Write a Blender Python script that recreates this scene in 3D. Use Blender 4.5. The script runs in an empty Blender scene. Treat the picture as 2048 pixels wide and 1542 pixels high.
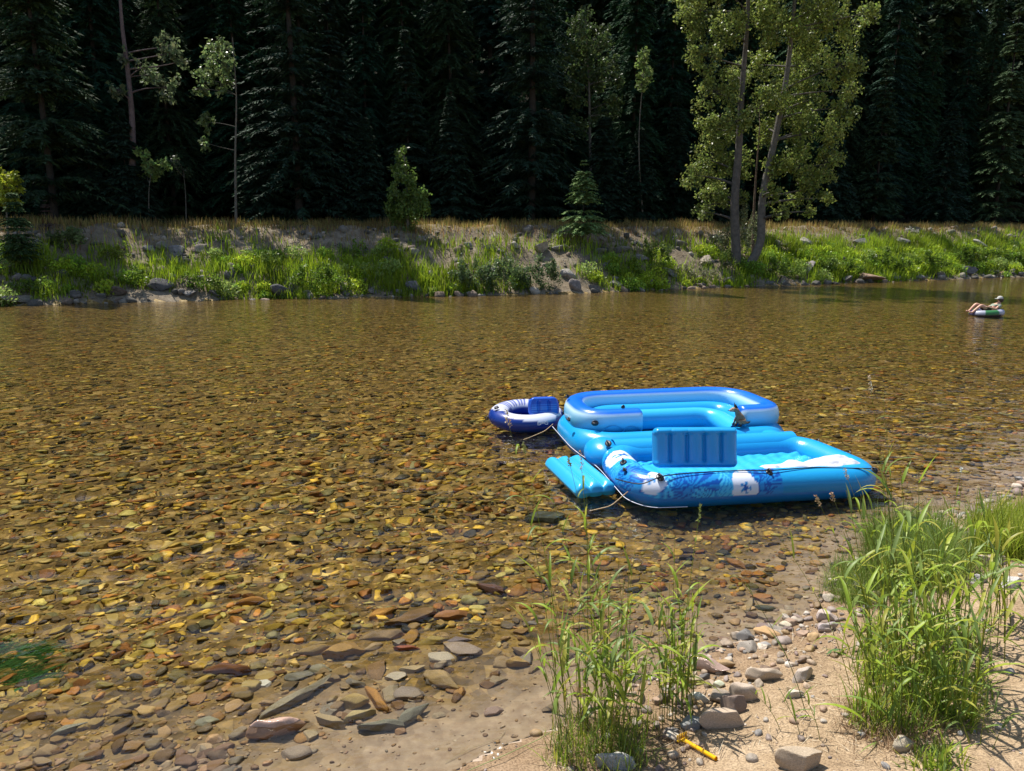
import bpy, math, random
import numpy as np
from mathutils import Vector, Matrix

# ------------------------------------------------------------------ camera, sky, sun
SC = bpy.context.scene
COL = SC.collection
F_PX, PITCH, CAM_H = 1462.0, math.radians(11.7), 2.6
cam_d = bpy.data.cameras.new('camera'); cam = bpy.data.objects.new('camera', cam_d); COL.objects.link(cam)
cam_d.sensor_width = 36; cam_d.lens = 36 * F_PX / 2048; cam_d.clip_start = .05; cam_d.clip_end = 2000
cam.location = (0, 0, CAM_H); cam.rotation_euler = (math.radians(90) - PITCH, 0, 0)
SC.camera = cam
SUN_EL = math.radians(61); SUN_H = Vector((-.62, .78))           # horizontal direction towards the sun
world = bpy.data.worlds.new('World'); SC.world = world; world.use_nodes = True
wn = world.node_tree.nodes; sky = wn.new('ShaderNodeTexSky'); sky.sky_type = 'NISHITA'; sky.sun_disc = False
sky.sun_elevation = SUN_EL; sky.sun_rotation = math.atan2(SUN_H.x, SUN_H.y)
bg = wn['Background']; bg.inputs['Strength'].default_value = .11
world.node_tree.links.new(sky.outputs[0], bg.inputs['Color'])
sun_d = bpy.data.lights.new('sun', 'SUN'); sun_d.energy = 5.0; sun_d.angle = math.radians(.5); sun_d.color = (1, .95, .87)
sun = bpy.data.objects.new('sun', sun_d); COL.objects.link(sun)
h_ = SUN_H.normalized()
sun_dir = Vector((h_.x * math.cos(SUN_EL), h_.y * math.cos(SUN_EL), math.sin(SUN_EL)))
sun.rotation_euler = sun_dir.to_track_quat('Z', 'Y').to_euler(); sun.location = (-20, 30, 50)
SC.view_settings.view_transform = 'Standard'; SC.view_settings.look = 'None'
SC.view_settings.exposure = 0.62; SC.view_settings.gamma = 1; SC.view_settings.use_curve_mapping = False
SC.render.engine = 'CYCLES'
SC.cycles.max_bounces = 8; SC.cycles.transparent_max_bounces = 12; SC.cycles.use_denoising = True
SC.cycles.caustics_reflective = False; SC.cycles.caustics_refractive = True
SC.cycles.sample_clamp_indirect = 6

# ------------------------------------------------------------------ helpers
rng = np.random.default_rng(11)
random.seed(5)

def tag(o, label=None, cat=None, group=None, kind=None):
    for k, v in (('label', label), ('category', cat), ('group', group), ('kind', kind)):
        if v: o[k] = v
    return o

def origin(o):
    v = Vector((0, 0, 0))
    while o is not None:
        v = v + o.location; o = o.parent
    return v

def thing(name, label, cat, loc=(0, 0, 0), group=None, rotz=0):
    o = bpy.data.objects.new(name, None); COL.objects.link(o); o.empty_display_size = .1
    o.location = loc; o.rotation_euler = (0, 0, rotz)
    return tag(o, label, cat, group)

def link(name, me, parent=None):
    o = bpy.data.objects.new(name, me); COL.objects.link(o)
    if parent is not None: o.parent = parent
    return o

def build_mesh(name, V, F, col=None, mat=None, smooth=False, mats=None, mi=None):
    V = np.asarray(V, dtype=np.float32).reshape(-1, 3)
    Fs = F if isinstance(F, list) and np.ndim(F[0]) == 2 else [F]
    Fs = [np.asarray(f, dtype=np.int32) for f in Fs if len(f)]
    me = bpy.data.meshes.new(name)
    me.vertices.add(len(V)); me.vertices.foreach_set('co', V.ravel())
    idx = np.concatenate([f.ravel() for f in Fs]); tot = np.concatenate([np.full(len(f), f.shape[1], np.int32) for f in Fs])
    st = np.concatenate([[0], np.cumsum(tot)[:-1]]).astype(np.int32)
    me.loops.add(len(idx)); me.loops.foreach_set('vertex_index', idx)
    me.polygons.add(len(tot)); me.polygons.foreach_set('loop_start', st); me.polygons.foreach_set('loop_total', tot)
    me.update(calc_edges=True)
    if col is not None:
        c = np.ones((len(V), 4), np.float32); c[:, :3] = col
        a = me.color_attributes.new('Col', 'FLOAT_COLOR', 'POINT'); a.data.foreach_set('color', c.ravel())
    for m in (mats or ([mat] if mat else [])): me.materials.append(m)
    if mi is not None: me.polygons.foreach_set('material_index', np.asarray(mi, np.int32))
    if smooth: me.polygons.foreach_set('use_smooth', np.ones(len(tot), bool))
    return me

def obj_np(name, V, F, col=None, mat=None, parent=None, smooth=False, local=False):
    V = np.asarray(V, dtype=np.float64).reshape(-1, 3)
    if parent is not None and not local:
        V = V - np.array(origin(parent))
    return link(name, build_mesh(name, V, F, col, mat, smooth), parent)

# -- value noise
def _hash(ix, iy, s):
    n = (ix.astype(np.int64) * 374761393 + iy.astype(np.int64) * 668265263 + s * 974711) & 0x7fffffff
    n = ((n ^ (n >> 13)) * 1274126177) & 0x7fffffff
    return ((n ^ (n >> 16)) & 0xffff) / 65535.0
def vnoise(x, y, s=0):
    x = np.asarray(x, float); y = np.asarray(y, float)
    ix = np.floor(x); iy = np.floor(y); fx = x - ix; fy = y - iy
    fx = fx * fx * (3 - 2 * fx); fy = fy * fy * (3 - 2 * fy)
    a = _hash(ix, iy, s); b = _hash(ix + 1, iy, s); c = _hash(ix, iy + 1, s); d = _hash(ix + 1, iy + 1, s)
    return (a + (b - a) * fx + (c - a) * fy + (a - b - c + d) * fx * fy) * 2 - 1
def fbm(x, y, s=0, o=4):
    r = 0; a = 1.0
    for i in range(o):
        r = r + a * vnoise(x * 2 ** i, y * 2 ** i, s + i); a *= .5
    return r

# -- terrain
_gx = np.linspace(-170, 170, 6801)
def _smooth(px, py, k=41):
    y = np.interp(_gx, px, py); w = np.hanning(k); w /= w.sum()
    return np.convolve(np.pad(y, k // 2, mode='edge'), w, 'valid')
_yn = _smooth([-170, -60, -12, -6, -2.5, -.4, .25, 1.05, 2, 2.63, 3.7, 5.5, 9, 30, 60, 170],
              [-60, -8, -1, 1.2, 2.45, 3.0, 3.5, 4.05, 4.62, 5.28, 6.16, 7.5, 10.2, 26, 47, 120], 21)
_yf = _smooth([-170, -60, -30, -18.9, -14.3, -9.5, -2.7, 4, 9.35, 15, 22, 32, 60, 170],
              [-30, 10, 22, 27.0, 28.9, 30, 31.5, 33.5, 36.2, 38.4, 41.7, 46.2, 60, 150], 81)
yn = lambda x: np.interp(x, _gx, _yn)
yf = lambda x: np.interp(x, _gx, _yf)
def near_d(x, y): return (y - yn(x)) * .8 + .13 * vnoise(x * 1.3, y * 1.3, 3)          # >0 in the water
def far_e(x, y): return (yf(x) - y) * .92 + .35 * vnoise(x * .7, y * .7, 4) + .12 * vnoise(x * 2.3, y * 2.3, 5)
def height(x, y):
    x = np.asarray(x, float); y = np.asarray(y, float)
    d = near_d(x, y); e = far_e(x, y)
    land = np.interp(-d, [0, .3, 1, 3, 5, 10], [0, .045, .19, .66, .93, 1.1])
    bed = -np.interp(d, [0, .06, .4, 1.0, 1.6, 3, 8], [0, .03, .10, .19, .30, .46, .7])
    bank = np.interp(-e, [0, .4, 1.5, 4.5, 5.3, 9, 14], [0, .25, .95, 2.75, 2.98, 3.05, 3.1]) + np.maximum(0, -e - 14) * .62
    fbed = -np.interp(e, [0, 1, 4], [0, .15, .5])
    z = np.where(e < 0, bank, np.where(d < 0, land, np.maximum(bed, fbed)))
    near = np.clip(1 - (y - 9) / 6, 0, 1)
    z = z + near * (.012 * fbm(x * 3, y * 3, 20, 4) + np.where(d < 0, .026 * fbm(x * 1.5, y * 1.5, 30, 3) * np.clip(-d * 3, 0, 1), .0))
    onb = np.clip(-e, 0, 1) * np.clip((-e > 0), 0, 1)
    z = z + onb * .16 * fbm(x * .9, y * .9, 40, 4) * np.where(-e < 5.5, 1, .7)
    return z
H1 = lambda x, y: float(height(np.array([x]), np.array([y]))[0])
# projection of a picture point (2048 px wide) onto the ground, or onto depth Y
def ray(px, py):
    u = (px - 1024) / F_PX; v = (py - 771) / F_PX
    return np.array([u, math.cos(PITCH) - v * math.sin(PITCH), -math.sin(PITCH) - v * math.cos(PITCH)])
_T = 1.2 * 1.004 ** np.arange(1150)
def G(px, py, dz=0.0):
    r = ray(px, py); p = r[None, :] * _T[:, None]; z = p[:, 2] + CAM_H
    k = np.argmax(z < height(p[:, 0], p[:, 1]) + dz)
    if k == 0: k = 5
    t0, t1 = _T[k - 1], _T[k]
    h0 = CAM_H + r[2] * t0 - H1(r[0] * t0, r[1] * t0) - dz; h1 = CAM_H + r[2] * t1 - H1(r[0] * t1, r[1] * t1) - dz
    t = t0 + (t1 - t0) * (h0 / (h0 - h1) if abs(h0 - h1) > 1e-9 else .5)
    return Vector((r[0] * t, r[1] * t, CAM_H + r[2] * t))
def P(px, py, Y):
    r = ray(px, py); t = Y / r[1]
    return Vector((r[0] * t, Y, CAM_H + r[2] * t))
def PZ(px, py, z):
    r = ray(px, py); t = (z - CAM_H) / r[2]
    return Vector((r[0] * t, r[1] * t, z))

# -- materials
def newmat(name):
    m = bpy.data.materials.new(name); m.use_nodes = True
    nt = m.node_tree; nt.nodes.clear()
    out = nt.nodes.new('ShaderNodeOutputMaterial')
    return m, nt, out
def N(nt, t, **kw):
    n = nt.nodes.new('ShaderNode' + t)
    for k, v in kw.items():
        if k in n.inputs: n.inputs[k].default_value = v
        else: setattr(n, k, v)
    return n
def L(nt, a, b): nt.links.new(a, b)
def noise_fac(nt, scale, detail=4, rough=.6, coord='Object', vec=None):
    if vec is None:
        tc = N(nt, 'TexCoord'); vec = tc.outputs[coord]
    n = N(nt, 'TexNoise', Scale=scale, Detail=detail, Roughness=rough); L(nt, vec, n.inputs['Vector'])
    return n.outputs['Fac']
def ramp(nt, fac, stops):
    r = N(nt, 'ValToRGB'); e = r.color_ramp.elements
    e[0].position, e[0].color = stops[0][0], (*stops[0][1], 1)
    e[1].position, e[1].color = stops[-1][0], (*stops[-1][1], 1)
    for p, c in stops[1:-1]:
        k = e.new(p); k.color = (*c, 1)
    L(nt, fac, r.inputs[0]); return r.outputs[0]
def mixc(nt, fac, a, b, bt='MIX'):
    m = N(nt, 'Mix', data_type='RGBA', blend_type=bt)
    for s, v in ((0, fac), (6, a), (7, b)):
        if hasattr(v, 'is_linked') or hasattr(v, 'links'): L(nt, v, m.inputs[s])
        else: m.inputs[s].default_value = v if s == 0 else (*v, 1)
    return m.outputs[2]
def bump(nt, fac, strength, dist):
    b = N(nt, 'Bump', Strength=strength, Distance=dist); L(nt, fac, b.inputs['Height']); return b.outputs[0]
def pmat(name, color=(.5, .5, .5), rough=.6, src=None, var=.25, vscale=8, bumps=None, spec=.5, trans=0):
    """principled; src None | 'attr' | 'obj' ; var = value variation by noise ; bumps=(scale,strength,dist)"""
    m, nt, out = newmat(name)
    p = N(nt, 'BsdfPrincipled', Roughness=rough); p.inputs['Specular IOR Level'].default_value = spec
    if src == 'attr': a = N(nt, 'Attribute', attribute_name='Col'); c = a.outputs['Color']
    elif src == 'obj': c = N(nt, 'ObjectInfo').outputs['Color']
    else: c = N(nt, 'RGB').outputs[0]; c.default_value = (*color, 1)
    if var:
        f = noise_fac(nt, vscale, 5, .65)
        g = ramp(nt, f, [(.28, (1 - var,) * 3), (.72, (1 + var,) * 3)])
        c = mixc(nt, 1.0, c, g, 'MULTIPLY')
    L(nt, c, p.inputs['Base Color'])
    nrm = None
    if bumps:
        nrm = bump(nt, noise_fac(nt, bumps[0], 6, .65), bumps[1], bumps[2]); L(nt, nrm, p.inputs['Normal'])
    sh = p.outputs[0]
    if trans:
        t = N(nt, 'BsdfTranslucent'); L(nt, c, t.inputs['Color'])
        if trans > 0:
            m1 = N(nt, 'MixShader', Fac=trans); L(nt, sh, m1.inputs[1]); L(nt, t.outputs[0], m1.inputs[2]); sh = m1.outputs[0]
    L(nt, sh, out.inputs['Surface'])
    return m
M = {}
M['leaf'] = pmat('leaf', src='attr', rough=.4, var=0, trans=.5, spec=.35)
M['leaf_obj'] = pmat('leaf_blade', src='obj', rough=.45, var=.15, vscale=3, trans=.45, spec=.4)
M['needle'] = pmat('needle', src='attr', rough=.75, var=0, trans=.12, spec=.12)
M['grass'] = pmat('grass', src='attr', rough=.5, var=0, trans=.45, spec=.3)
M['bark'] = pmat('bark', src='attr', rough=.9, var=.35, vscale=6, bumps=(14, .8, .05), spec=.2)
M['stone'] = pmat('stone', src='attr', rough=.62, var=.38, vscale=26, bumps=(55, .5, .01), spec=.35)
M['stone_obj'] = pmat('single_stone', src='obj', rough=.62, var=.34, vscale=14, bumps=(30, .5, .02), spec=.35)
M['stone_wet'] = pmat('wet_stone', src='obj', rough=.16, var=.2, vscale=9, bumps=(24, .15, .02), spec=.6)
M['rock_far'] = pmat('bank_rock', src='obj', rough=.85, var=.4, vscale=3, bumps=(7, .9, .08), spec=.2)
M['rubble'] = pmat('rubble', src='attr', rough=.85, var=.3, vscale=4, bumps=(12, .8, .05), spec=.2)
M['vinyl'] = pmat('vinyl', src='attr', rough=.27, var=0, spec=.5, bumps=(6, .2, .02), trans=.10)
M['black'] = pmat('black_rubber', (.012, .012, .015), .4, var=0)
M['rope'] = pmat('rope', (.5, .36, .2), .85, var=.3, vscale=60)
M['cloth'] = pmat('white_cloth', (.6, .6, .64), .8, var=.05, bumps=(16, .5, .03), trans=.15)
M['straw'] = pmat('straw', src='attr', rough=.8, var=0, trans=.2, spec=.2)
M['yellow'] = pmat('yellow_plastic', (.85, .5, .01), .3, var=.05, trans=.25)
M['skin'] = pmat('skin', (.55, .3, .2), .5, var=.08)
M['shirt'] = pmat('shirt', (.22, .26, .2), .9, var=.1)
M['cap'] = pmat('cap', (.4, .4, .37), .9, var=.05)
M['hair'] = pmat('hair', (.05, .03, .02), .8, var=.1)
M['fur'] = pmat('fur', src='attr', rough=.9, var=.25, vscale=30, bumps=(90, .6, .01), spec=.1)
M['tube_vinyl'] = pmat('tube_vinyl', src='attr', rough=.3, var=0)

# ------------------------------------------------------------------ terrain sheets
def axis(segs):
    out = [segs[0][0]]
    for a, b, s0, s1 in segs:
        x = a
        while x < b - 1e-6:
            t = (x - a) / (b - a); x = min(b, x + s0 + (s1 - s0) * t); out.append(x)
    return np.unique(np.round(out, 5))
ax = axis([(-170, -45, 14, 1.2), (-45, -6, .8, .35), (-6, -3.4, .25, .05), (-3.4, 4.6, .05, .05), (4.6, 10, .06, .3), (10, 52, .35, .8), (52, 170, 1.2, 14)])
ay = axis([(-90, -2, 9, .3), (-2, 1.6, .3, .05), (1.6, 6.4, .045, .045), (6.4, 12, .05, .3), (12, 26, .4, .4), (26, 56, .28, .35), (56, 170, .8, 9)])
X, Y = np.meshgrid(ax, ay); Z = height(X, Y)
nx, ny = len(ax), len(ay)
I = np.arange(nx * ny).reshape(ny, nx)
Q = np.stack([I[:-1, :-1], I[:-1, 1:], I[1:, 1:], I[1:, :-1]], -1).reshape(-1, 4)
VT = np.stack([X, Y, Z], -1).reshape(-1, 3)
cx = VT[Q].mean(1); dd = near_d(cx[:, 0], cx[:, 1]); ee = far_e(cx[:, 0], cx[:, 1])
region = np.where(ee < -10.5, 3, np.where(ee < 0, 2, np.where(dd < 0, 1, 0)))

def mat_bed():
    m, nt, out = newmat('river_bed_gravel')
    tc = N(nt, 'TexCoord'); p = N(nt, 'BsdfPrincipled', Roughness=.7); p.inputs['Specular IOR Level'].default_value = .3
    v = N(nt, 'TexVoronoi', Scale=9.0); v.inputs['Randomness'].default_value = 1; L(nt, tc.outputs['Object'], v.inputs['Vector'])
    v2 = N(nt, 'TexVoronoi', Scale=26.0); L(nt, tc.outputs['Object'], v2.inputs['Vector'])
    sep = N(nt, 'SeparateColor'); L(nt, v.outputs['Color'], sep.inputs[0])
    c1 = ramp(nt, sep.outputs[0], [(0, (.05, .035, .012)), (.25, (.12, .075, .02)), (.5, (.2, .13, .03)), (.75, (.3, .2, .05)), (1, (.42, .3, .11))])
    sep2 = N(nt, 'SeparateColor'); L(nt, v2.outputs['Color'], sep2.inputs[0])
    c2 = ramp(nt, sep2.outputs[1], [(0, (.04, .03, .012)), (.5, (.15, .1, .03)), (1, (.32, .2, .06))])
    c = mixc(nt, .4, c1, c2)
    # silt close to the bank (real deposit, by distance from the shore as an attribute)
    a = N(nt, 'Attribute', attribute_name='Col'); s = N(nt, 'SeparateColor'); L(nt, a.outputs['Color'], s.inputs[0])
    silt = ramp(nt, noise_fac(nt, 14, 6, .65), [(.3, (.29, .215, .155)), (.7, (.45, .36, .27))])
    c = mixc(nt, s.outputs[0], c, silt)
    L(nt, c, p.inputs['Base Color'])
    d = N(nt, 'Math', operation='MULTIPLY'); L(nt, v.outputs['Distance'], d.inputs[0]); d.inputs[1].default_value = -1
    L(nt, bump(nt, d.outputs[0], .8, .06), p.inputs['Normal'])
    L(nt, p.outputs[0], out.inputs[0]); return m
def mat_sand():
    m, nt, out = newmat('beach_sand'); p = N(nt, 'BsdfPrincipled', Roughness=.9); p.inputs['Specular IOR Level'].default_value = .2
    f = noise_fac(nt, 5, 8, .65); c = ramp(nt, f, [(.25, (.27, .19, .115)), (.5, (.4, .295, .185)), (.75, (.52, .4, .27))])
    g = ramp(nt, noise_fac(nt, 90, 3, .7), [(.35, (.5, .47, .45)), (.58, (1.05, 1.03, 1.0))])
    c = mixc(nt, 1.0, c, g, 'MULTIPLY')
    a = N(nt, 'Attribute', attribute_name='Col'); s = N(nt, 'SeparateColor'); L(nt, a.outputs['Color'], s.inputs[0])
    c = mixc(nt, s.outputs[0], c, mixc(nt, 1.0, c, (.72, .67, .64), 'MULTIPLY'))     # damp strip along the water
    L(nt, c, p.inputs['Base Color'])
    mm = N(nt, 'Math', operation='ADD'); L(nt, noise_fac(nt, 120, 3, .7), mm.inputs[0]); L(nt, noise_fac(nt, 18, 5, .6), mm.inputs[1])
    L(nt, bump(nt, mm.outputs[0], .8, .012), p.inputs['Normal'])
    L(nt, p.outputs[0], out.inputs[0]); return m
def mat_ground(name, stops, scale, bs):
    m, nt, out = newmat(name); p = N(nt, 'BsdfPrincipled', Roughness=.95); p.inputs['Specular IOR Level'].default_value = .1
    L(nt, ramp(nt, noise_fac(nt, scale, 8, .7), stops), p.inputs['Base Color'])
    L(nt, bump(nt, noise_fac(nt, bs, 6, .7), .9, .12), p.inputs['Normal']); L(nt, p.outputs[0], out.inputs[0]); return m
def sheet(name, r, mat, colf=None):
    q = Q[region == r]; u, inv = np.unique(q, return_inverse=True); v = VT[u]
    o = obj_np(name, v, inv.reshape(-1, 4), colf(v) if colf else None, mat, smooth=True); o['kind'] = 'structure'; return o
def siltf(v):
    d = near_d(v[:, 0], v[:, 1]); m = np.clip(1.15 - d / .95 + .35 * vnoise(v[:, 0] * 2, v[:, 1] * 2, 9), 0, 1) * np.clip(1 - (-v[:, 0] - .8) * .5, .35, 1) * np.clip((v[:, 1] < 14), 0, 1)
    return np.stack([m, m, m], 1)
def dampf(v):
    d = -near_d(v[:, 0], v[:, 1]); m = np.clip(1.25 - d / .5 + .35 * vnoise(v[:, 0] * 4, v[:, 1] * 4, 19), 0, 1)
    return np.stack([m, m, m], 1)
river_bed = sheet('river_bed', 0, mat_bed(), siltf)
beach = sheet('sandy_shore', 1, mat_sand(), dampf)
bank = sheet('river_bank', 2, mat_ground('bank_soil', [(.3, (.11, .085, .055)), (.5, (.2, .16, .11)), (.7, (.32, .27, .2))], 1.6, 5))
hill = sheet('hillside', 3, mat_ground('forest_floor', [(.3, (.012, .012, .008)), (.7, (.035, .03, .02))], .6, 3))

# water: rippled dielectric sheet, tinted by what is dissolved in it
def mat_water():
    m, nt, out = newmat('river_water')
    tc = N(nt, 'TexCoord'); mp = N(nt, 'Mapping'); mp.inputs['Scale'].default_value = (1, 1.5, 1); mp.inputs['Rotation'].default_value = (0, 0, -.35)
    L(nt, tc.outputs['Object'], mp.inputs['Vector'])
    n1 = noise_fac(nt, 2.4, 3, .5, vec=mp.outputs[0]); n2 = noise_fac(nt, 11, 2, .5, vec=mp.outputs[0])
    s = N(nt, 'Math', operation='MULTIPLY_ADD'); L(nt, n2, s.inputs[0]); s.inputs[1].default_value = .22; L(nt, n1, s.inputs[2])
    b = bump(nt, s.outputs[0], .8, .035)
    fr = N(nt, 'Fresnel', IOR=1.333); L(nt, b, fr.inputs['Normal'])
    tr = N(nt, 'BsdfRefraction', IOR=1.333, Roughness=0.0); tr.inputs['Color'].default_value = (.97, .94, .85, 1)
    gl = N(nt, 'BsdfGlossy', Roughness=.035); L(nt, b, gl.inputs['Normal'])
    mx = N(nt, 'MixShader'); L(nt, fr.outputs[0], mx.inputs[0]); L(nt, tr.outputs[0], mx.inputs[1]); L(nt, gl.outputs[0], mx.inputs[2])
    L(nt, mx.outputs[0], out.inputs[0]); return m
wx = axis([(-170, -30, 20, 2), (-30, -8, .8, .2), (-8, -3.2, .08, .05), (-3.2, 3.2, .03, .03), (3.2, 7, .05, .06), (7, 10, .1, .2), (10, 60, .2, 1.2), (60, 170, 4, 20)])
wy = axis([(-90, 1, 15, .4), (1, 7, .03, .03), (7, 12, .04, .06), (12, 50, .08, .6), (50, 170, 4, 20)])
WX, WY = np.meshgrid(wx, wy)
fade = np.clip(1 - (WY - 16) / 12, 0, 1) * np.clip(1 - (np.abs(WX - 1) - 8) / 5, 0, 1)
def ripple(x, y):
    z = 0
    for k, (fr, am, an) in enumerate(((2.6, .0075, .3), (4.6, .0062, -.5), (7.6, .0056, .9), (12.0, .0036, -.1))):
        u = x * math.cos(an) + y * math.sin(an); v = -x * math.sin(an) + y * math.cos(an)
        z = z + am * fbm(u * fr * .55, v * fr, 200 + k * 7, 2)
    return z
WZ = ripple(WX, WY) * fade * np.clip(near_d(WX, WY) * 1.5 + .15, .1, 1)
wi = np.arange(WX.size).reshape(WX.shape)
wq = np.stack([wi[:-1, :-1], wi[:-1, 1:], wi[1:, 1:], wi[1:, :-1]], -1).reshape(-1, 4)
WH = height(WX, WY).ravel()[wq]; wq = wq[WH.min(1) < -.019]
water = obj_np('river_water', np.stack([WX, WY, WZ], -1).reshape(-1, 3), wq, None, mat_water(), smooth=True); water['kind'] = 'structure'

# ------------------------------------------------------------------ stones
def ico(sub):
    t = (1 + 5 ** .5) / 2
    v = np.array([(-1, t, 0), (1, t, 0), (-1, -t, 0), (1, -t, 0), (0, -1, t), (0, 1, t), (0, -1, -t), (0, 1, -t), (t, 0, -1), (t, 0, 1), (-t, 0, -1), (-t, 0, 1)], float)
    f = [(0, 11, 5), (0, 5, 1), (0, 1, 7), (0, 7, 10), (0, 10, 11), (1, 5, 9), (5, 11, 4), (11, 10, 2), (10, 7, 6), (7, 1, 8), (3, 9, 4), (3, 4, 2), (3, 2, 6), (3, 6, 8), (3, 8, 9), (4, 9, 5), (2, 4, 11), (6, 2, 10), (8, 6, 7), (9, 8, 1)]
    v = [tuple(a) for a in v / np.linalg.norm(v[0])]
    for _ in range(sub):
        c = {}; nf = []
        def mid(a, b):
            k = (min(a, b), max(a, b))
            if k not in c:
                p = (np.array(v[a]) + np.array(v[b])) / 2; v.append(tuple(p / np.linalg.norm(p))); c[k] = len(v) - 1
            return c[k]
        for a, b, d in f:
            x, y, z = mid(a, b), mid(b, d), mid(d, a); nf += [(a, x, z), (b, y, x), (d, z, y), (x, y, z)]
        f = nf
    return np.array(v), np.array(f)
ICO = {s: ico(s) for s in (0, 1, 2, 3)}
def stone_shape(sub, r, angular=.5):
    v, f = ICO[sub]; v = v.copy()
    n = int(5 + 6 * angular)
    for _ in range(n):
        d = r.normal(size=3); d[2] *= .6; d /= np.linalg.norm(d); h = .55 + .35 * r.random() + (1 - angular) * .12
        k = v @ d; v = np.where((k > h)[:, None], v - (k - h)[:, None] * d[None, :], v)
    k = v[:, 2]; h = .5 + .3 * r.random(); v[:, 2] = np.minimum(k, h); v[:, 2] = np.maximum(v[:, 2], -h)
    if sub >= 2: v += .025 * np.sin(v[:, [1, 2, 0]] * 7 + r.random(3) * 6)
    v /= np.abs(v).max(0)
    return v, f
S2 = [stone_shape(2, rng, .7 + 1.1 * rng.random()) for _ in range(18)]
S1 = [stone_shape(1, rng, .3 + .5 * rng.random()) for _ in range(10)]
S0 = [stone_shape(0, rng, .9) for _ in range(12)]
S3 = [stone_shape(3, rng, .9 + 1.4 * rng.random()) for _ in range(14)]
def rotm(a, tx, ty):
    ca, sa = np.cos(a), np.sin(a); n = len(a); R = np.zeros((n, 3, 3))
    cx_, sx_ = np.cos(tx), np.sin(tx); cy_, sy_ = np.cos(ty), np.sin(ty)
    Rz = np.zeros((n, 3, 3)); Rz[:, 0, 0] = ca; Rz[:, 0, 1] = -sa; Rz[:, 1, 0] = sa; Rz[:, 1, 1] = ca; Rz[:, 2, 2] = 1
    Rx = np.zeros((n, 3, 3)); Rx[:, 0, 0] = 1; Rx[:, 1, 1] = cx_; Rx[:, 1, 2] = -sx_; Rx[:, 2, 1] = sx_; Rx[:, 2, 2] = cx_
    Ry = np.zeros((n, 3, 3)); Ry[:, 1, 1] = 1; Ry[:, 0, 0] = cy_; Ry[:, 0, 2] = sy_; Ry[:, 2, 0] = -sy_; Ry[:, 2, 2] = cy_
    return Rz @ Rx @ Ry
def scatter(shapes, pos, size, rot, col):
    """pos (n,3), size (n,3) half extents, rot (n,3,3)"""
    Vs, Fs, Cs = [], [], []; off = 0; k = rng.integers(0, len(shapes), len(pos))
    for i, (v, f) in enumerate(shapes):
        m = np.where(k == i)[0]
        if not len(m): continue
        w = np.einsum('nij,nvj->nvi', rot[m], v[None] * size[m][:, None, :]) + pos[m][:, None, :]
        Vs.append(w.reshape(-1, 3)); Fs.append((f[None] + (off + np.arange(len(m)) * len(v))[:, None, None]).reshape(-1, 3))
        Cs.append(np.repeat(col[m], len(v), 0)); off += len(m) * len(v)
    return np.concatenate(Vs), np.concatenate(Fs), np.concatenate(Cs)
PAL_WET = np.array([(.56, .37, .05), (.45, .31, .045), (.32, .24, .045), (.17, .11, .03), (.09, .06, .025), (.44, .2, .04), (.28, .12, .03), (.56, .42, .13), (.22, .2, .08), (.42, .36, .1), (.055, .05, .03), (.36, .24, .06)])
PAL_DRY = np.array([(.46, .37, .28), (.4, .3, .21), (.34, .27, .23), (.3, .28, .26), (.5, .42, .33), (.38, .26, .18), (.28, .2, .17), (.55, .48, .4), (.42, .28, .14)])
def stone_cols(x, y, n):
    d = near_d(x, y); w = PAL_WET[rng.integers(0, len(PAL_WET), n)]; dr = PAL_DRY[rng.integers(0, len(PAL_DRY), n)]
    k = np.clip((d - .05) / np.where(x > .9, .55, 1.4), 0, 1)[:, None]
    mid = dr * np.array([.85, .72, .5])
    dr = dr * np.where(d < .1, .8, 1)[:, None]; c = np.where(k < .5, dr + (mid - dr) * k * 2, mid + (w - mid) * (k - .5) * 2)
    return c * (.5 + .85 * rng.random((n, 1)))
def field(n, y0, y1, smin, smax, shapes, dens_shore=True, pw=1.0, flat=(.3, .58)):
    yy = y0 + (y1 - y0) * rng.random(n) ** pw; xx = (rng.random(n) * 2 - 1) * (yy * .74 + .6)
    d = near_d(xx, yy)
    keep = (d > -.05) & (rng.random(n) < np.clip(.3 + d * .7 + .35 * (xx < -1.0) + .3 * (xx > .8), 0, 1)) if dens_shore else d > .1
    keep &= (d > .05) | (xx > .6)
    keep |= (d > -.5) & (xx > .8) & (rng.random(n) < .42)
    xx, yy = xx[keep], yy[keep]; n = len(xx)
    s = smin + (smax - smin) * rng.random(n) ** 3.2
    size = np.stack([s, s * (.42 + .5 * rng.random(n)), s * (flat[0] + (flat[1] - flat[0]) * rng.random(n))], 1)
    z = height(xx, yy) + size[:, 2] * (.25 + .5 * rng.random(n))
    sub_ = (d[keep] > .1); top = z + size[:, 2]; z = np.where(sub_ & (top > -.02), -.02 - size[:, 2], z)
    rot = rotm(rng.normal(.35, .7, n), rng.normal(0, .2, n), rng.normal(0, .2, n))
    return np.stack([xx, yy, z], 1), size, rot, stone_cols(xx, yy, n)
def join_fields(parts):
    V, Fc, C, off = [], [], [], 0
    for v, f, c in parts:
        V.append(v); Fc.append(f + off); C.append(c); off += len(v)
    return np.concatenate(V), np.concatenate(Fc), np.concatenate(C)
near_f = field(12500, 2.6, 7.4, .012, .072, S2, pw=.9)
def thin(f):                                     # silt flat with the pile of blocks: few loose stones
    p, q = f[0], (f[0][:, 0] > -1.35) & (f[0][:, 0] < .3) & (f[0][:, 1] < 4.7)
    k = ~q | (rng.random(len(p)) < .16); return tuple(a[k] for a in f)
near_f = thin(near_f)
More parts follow.
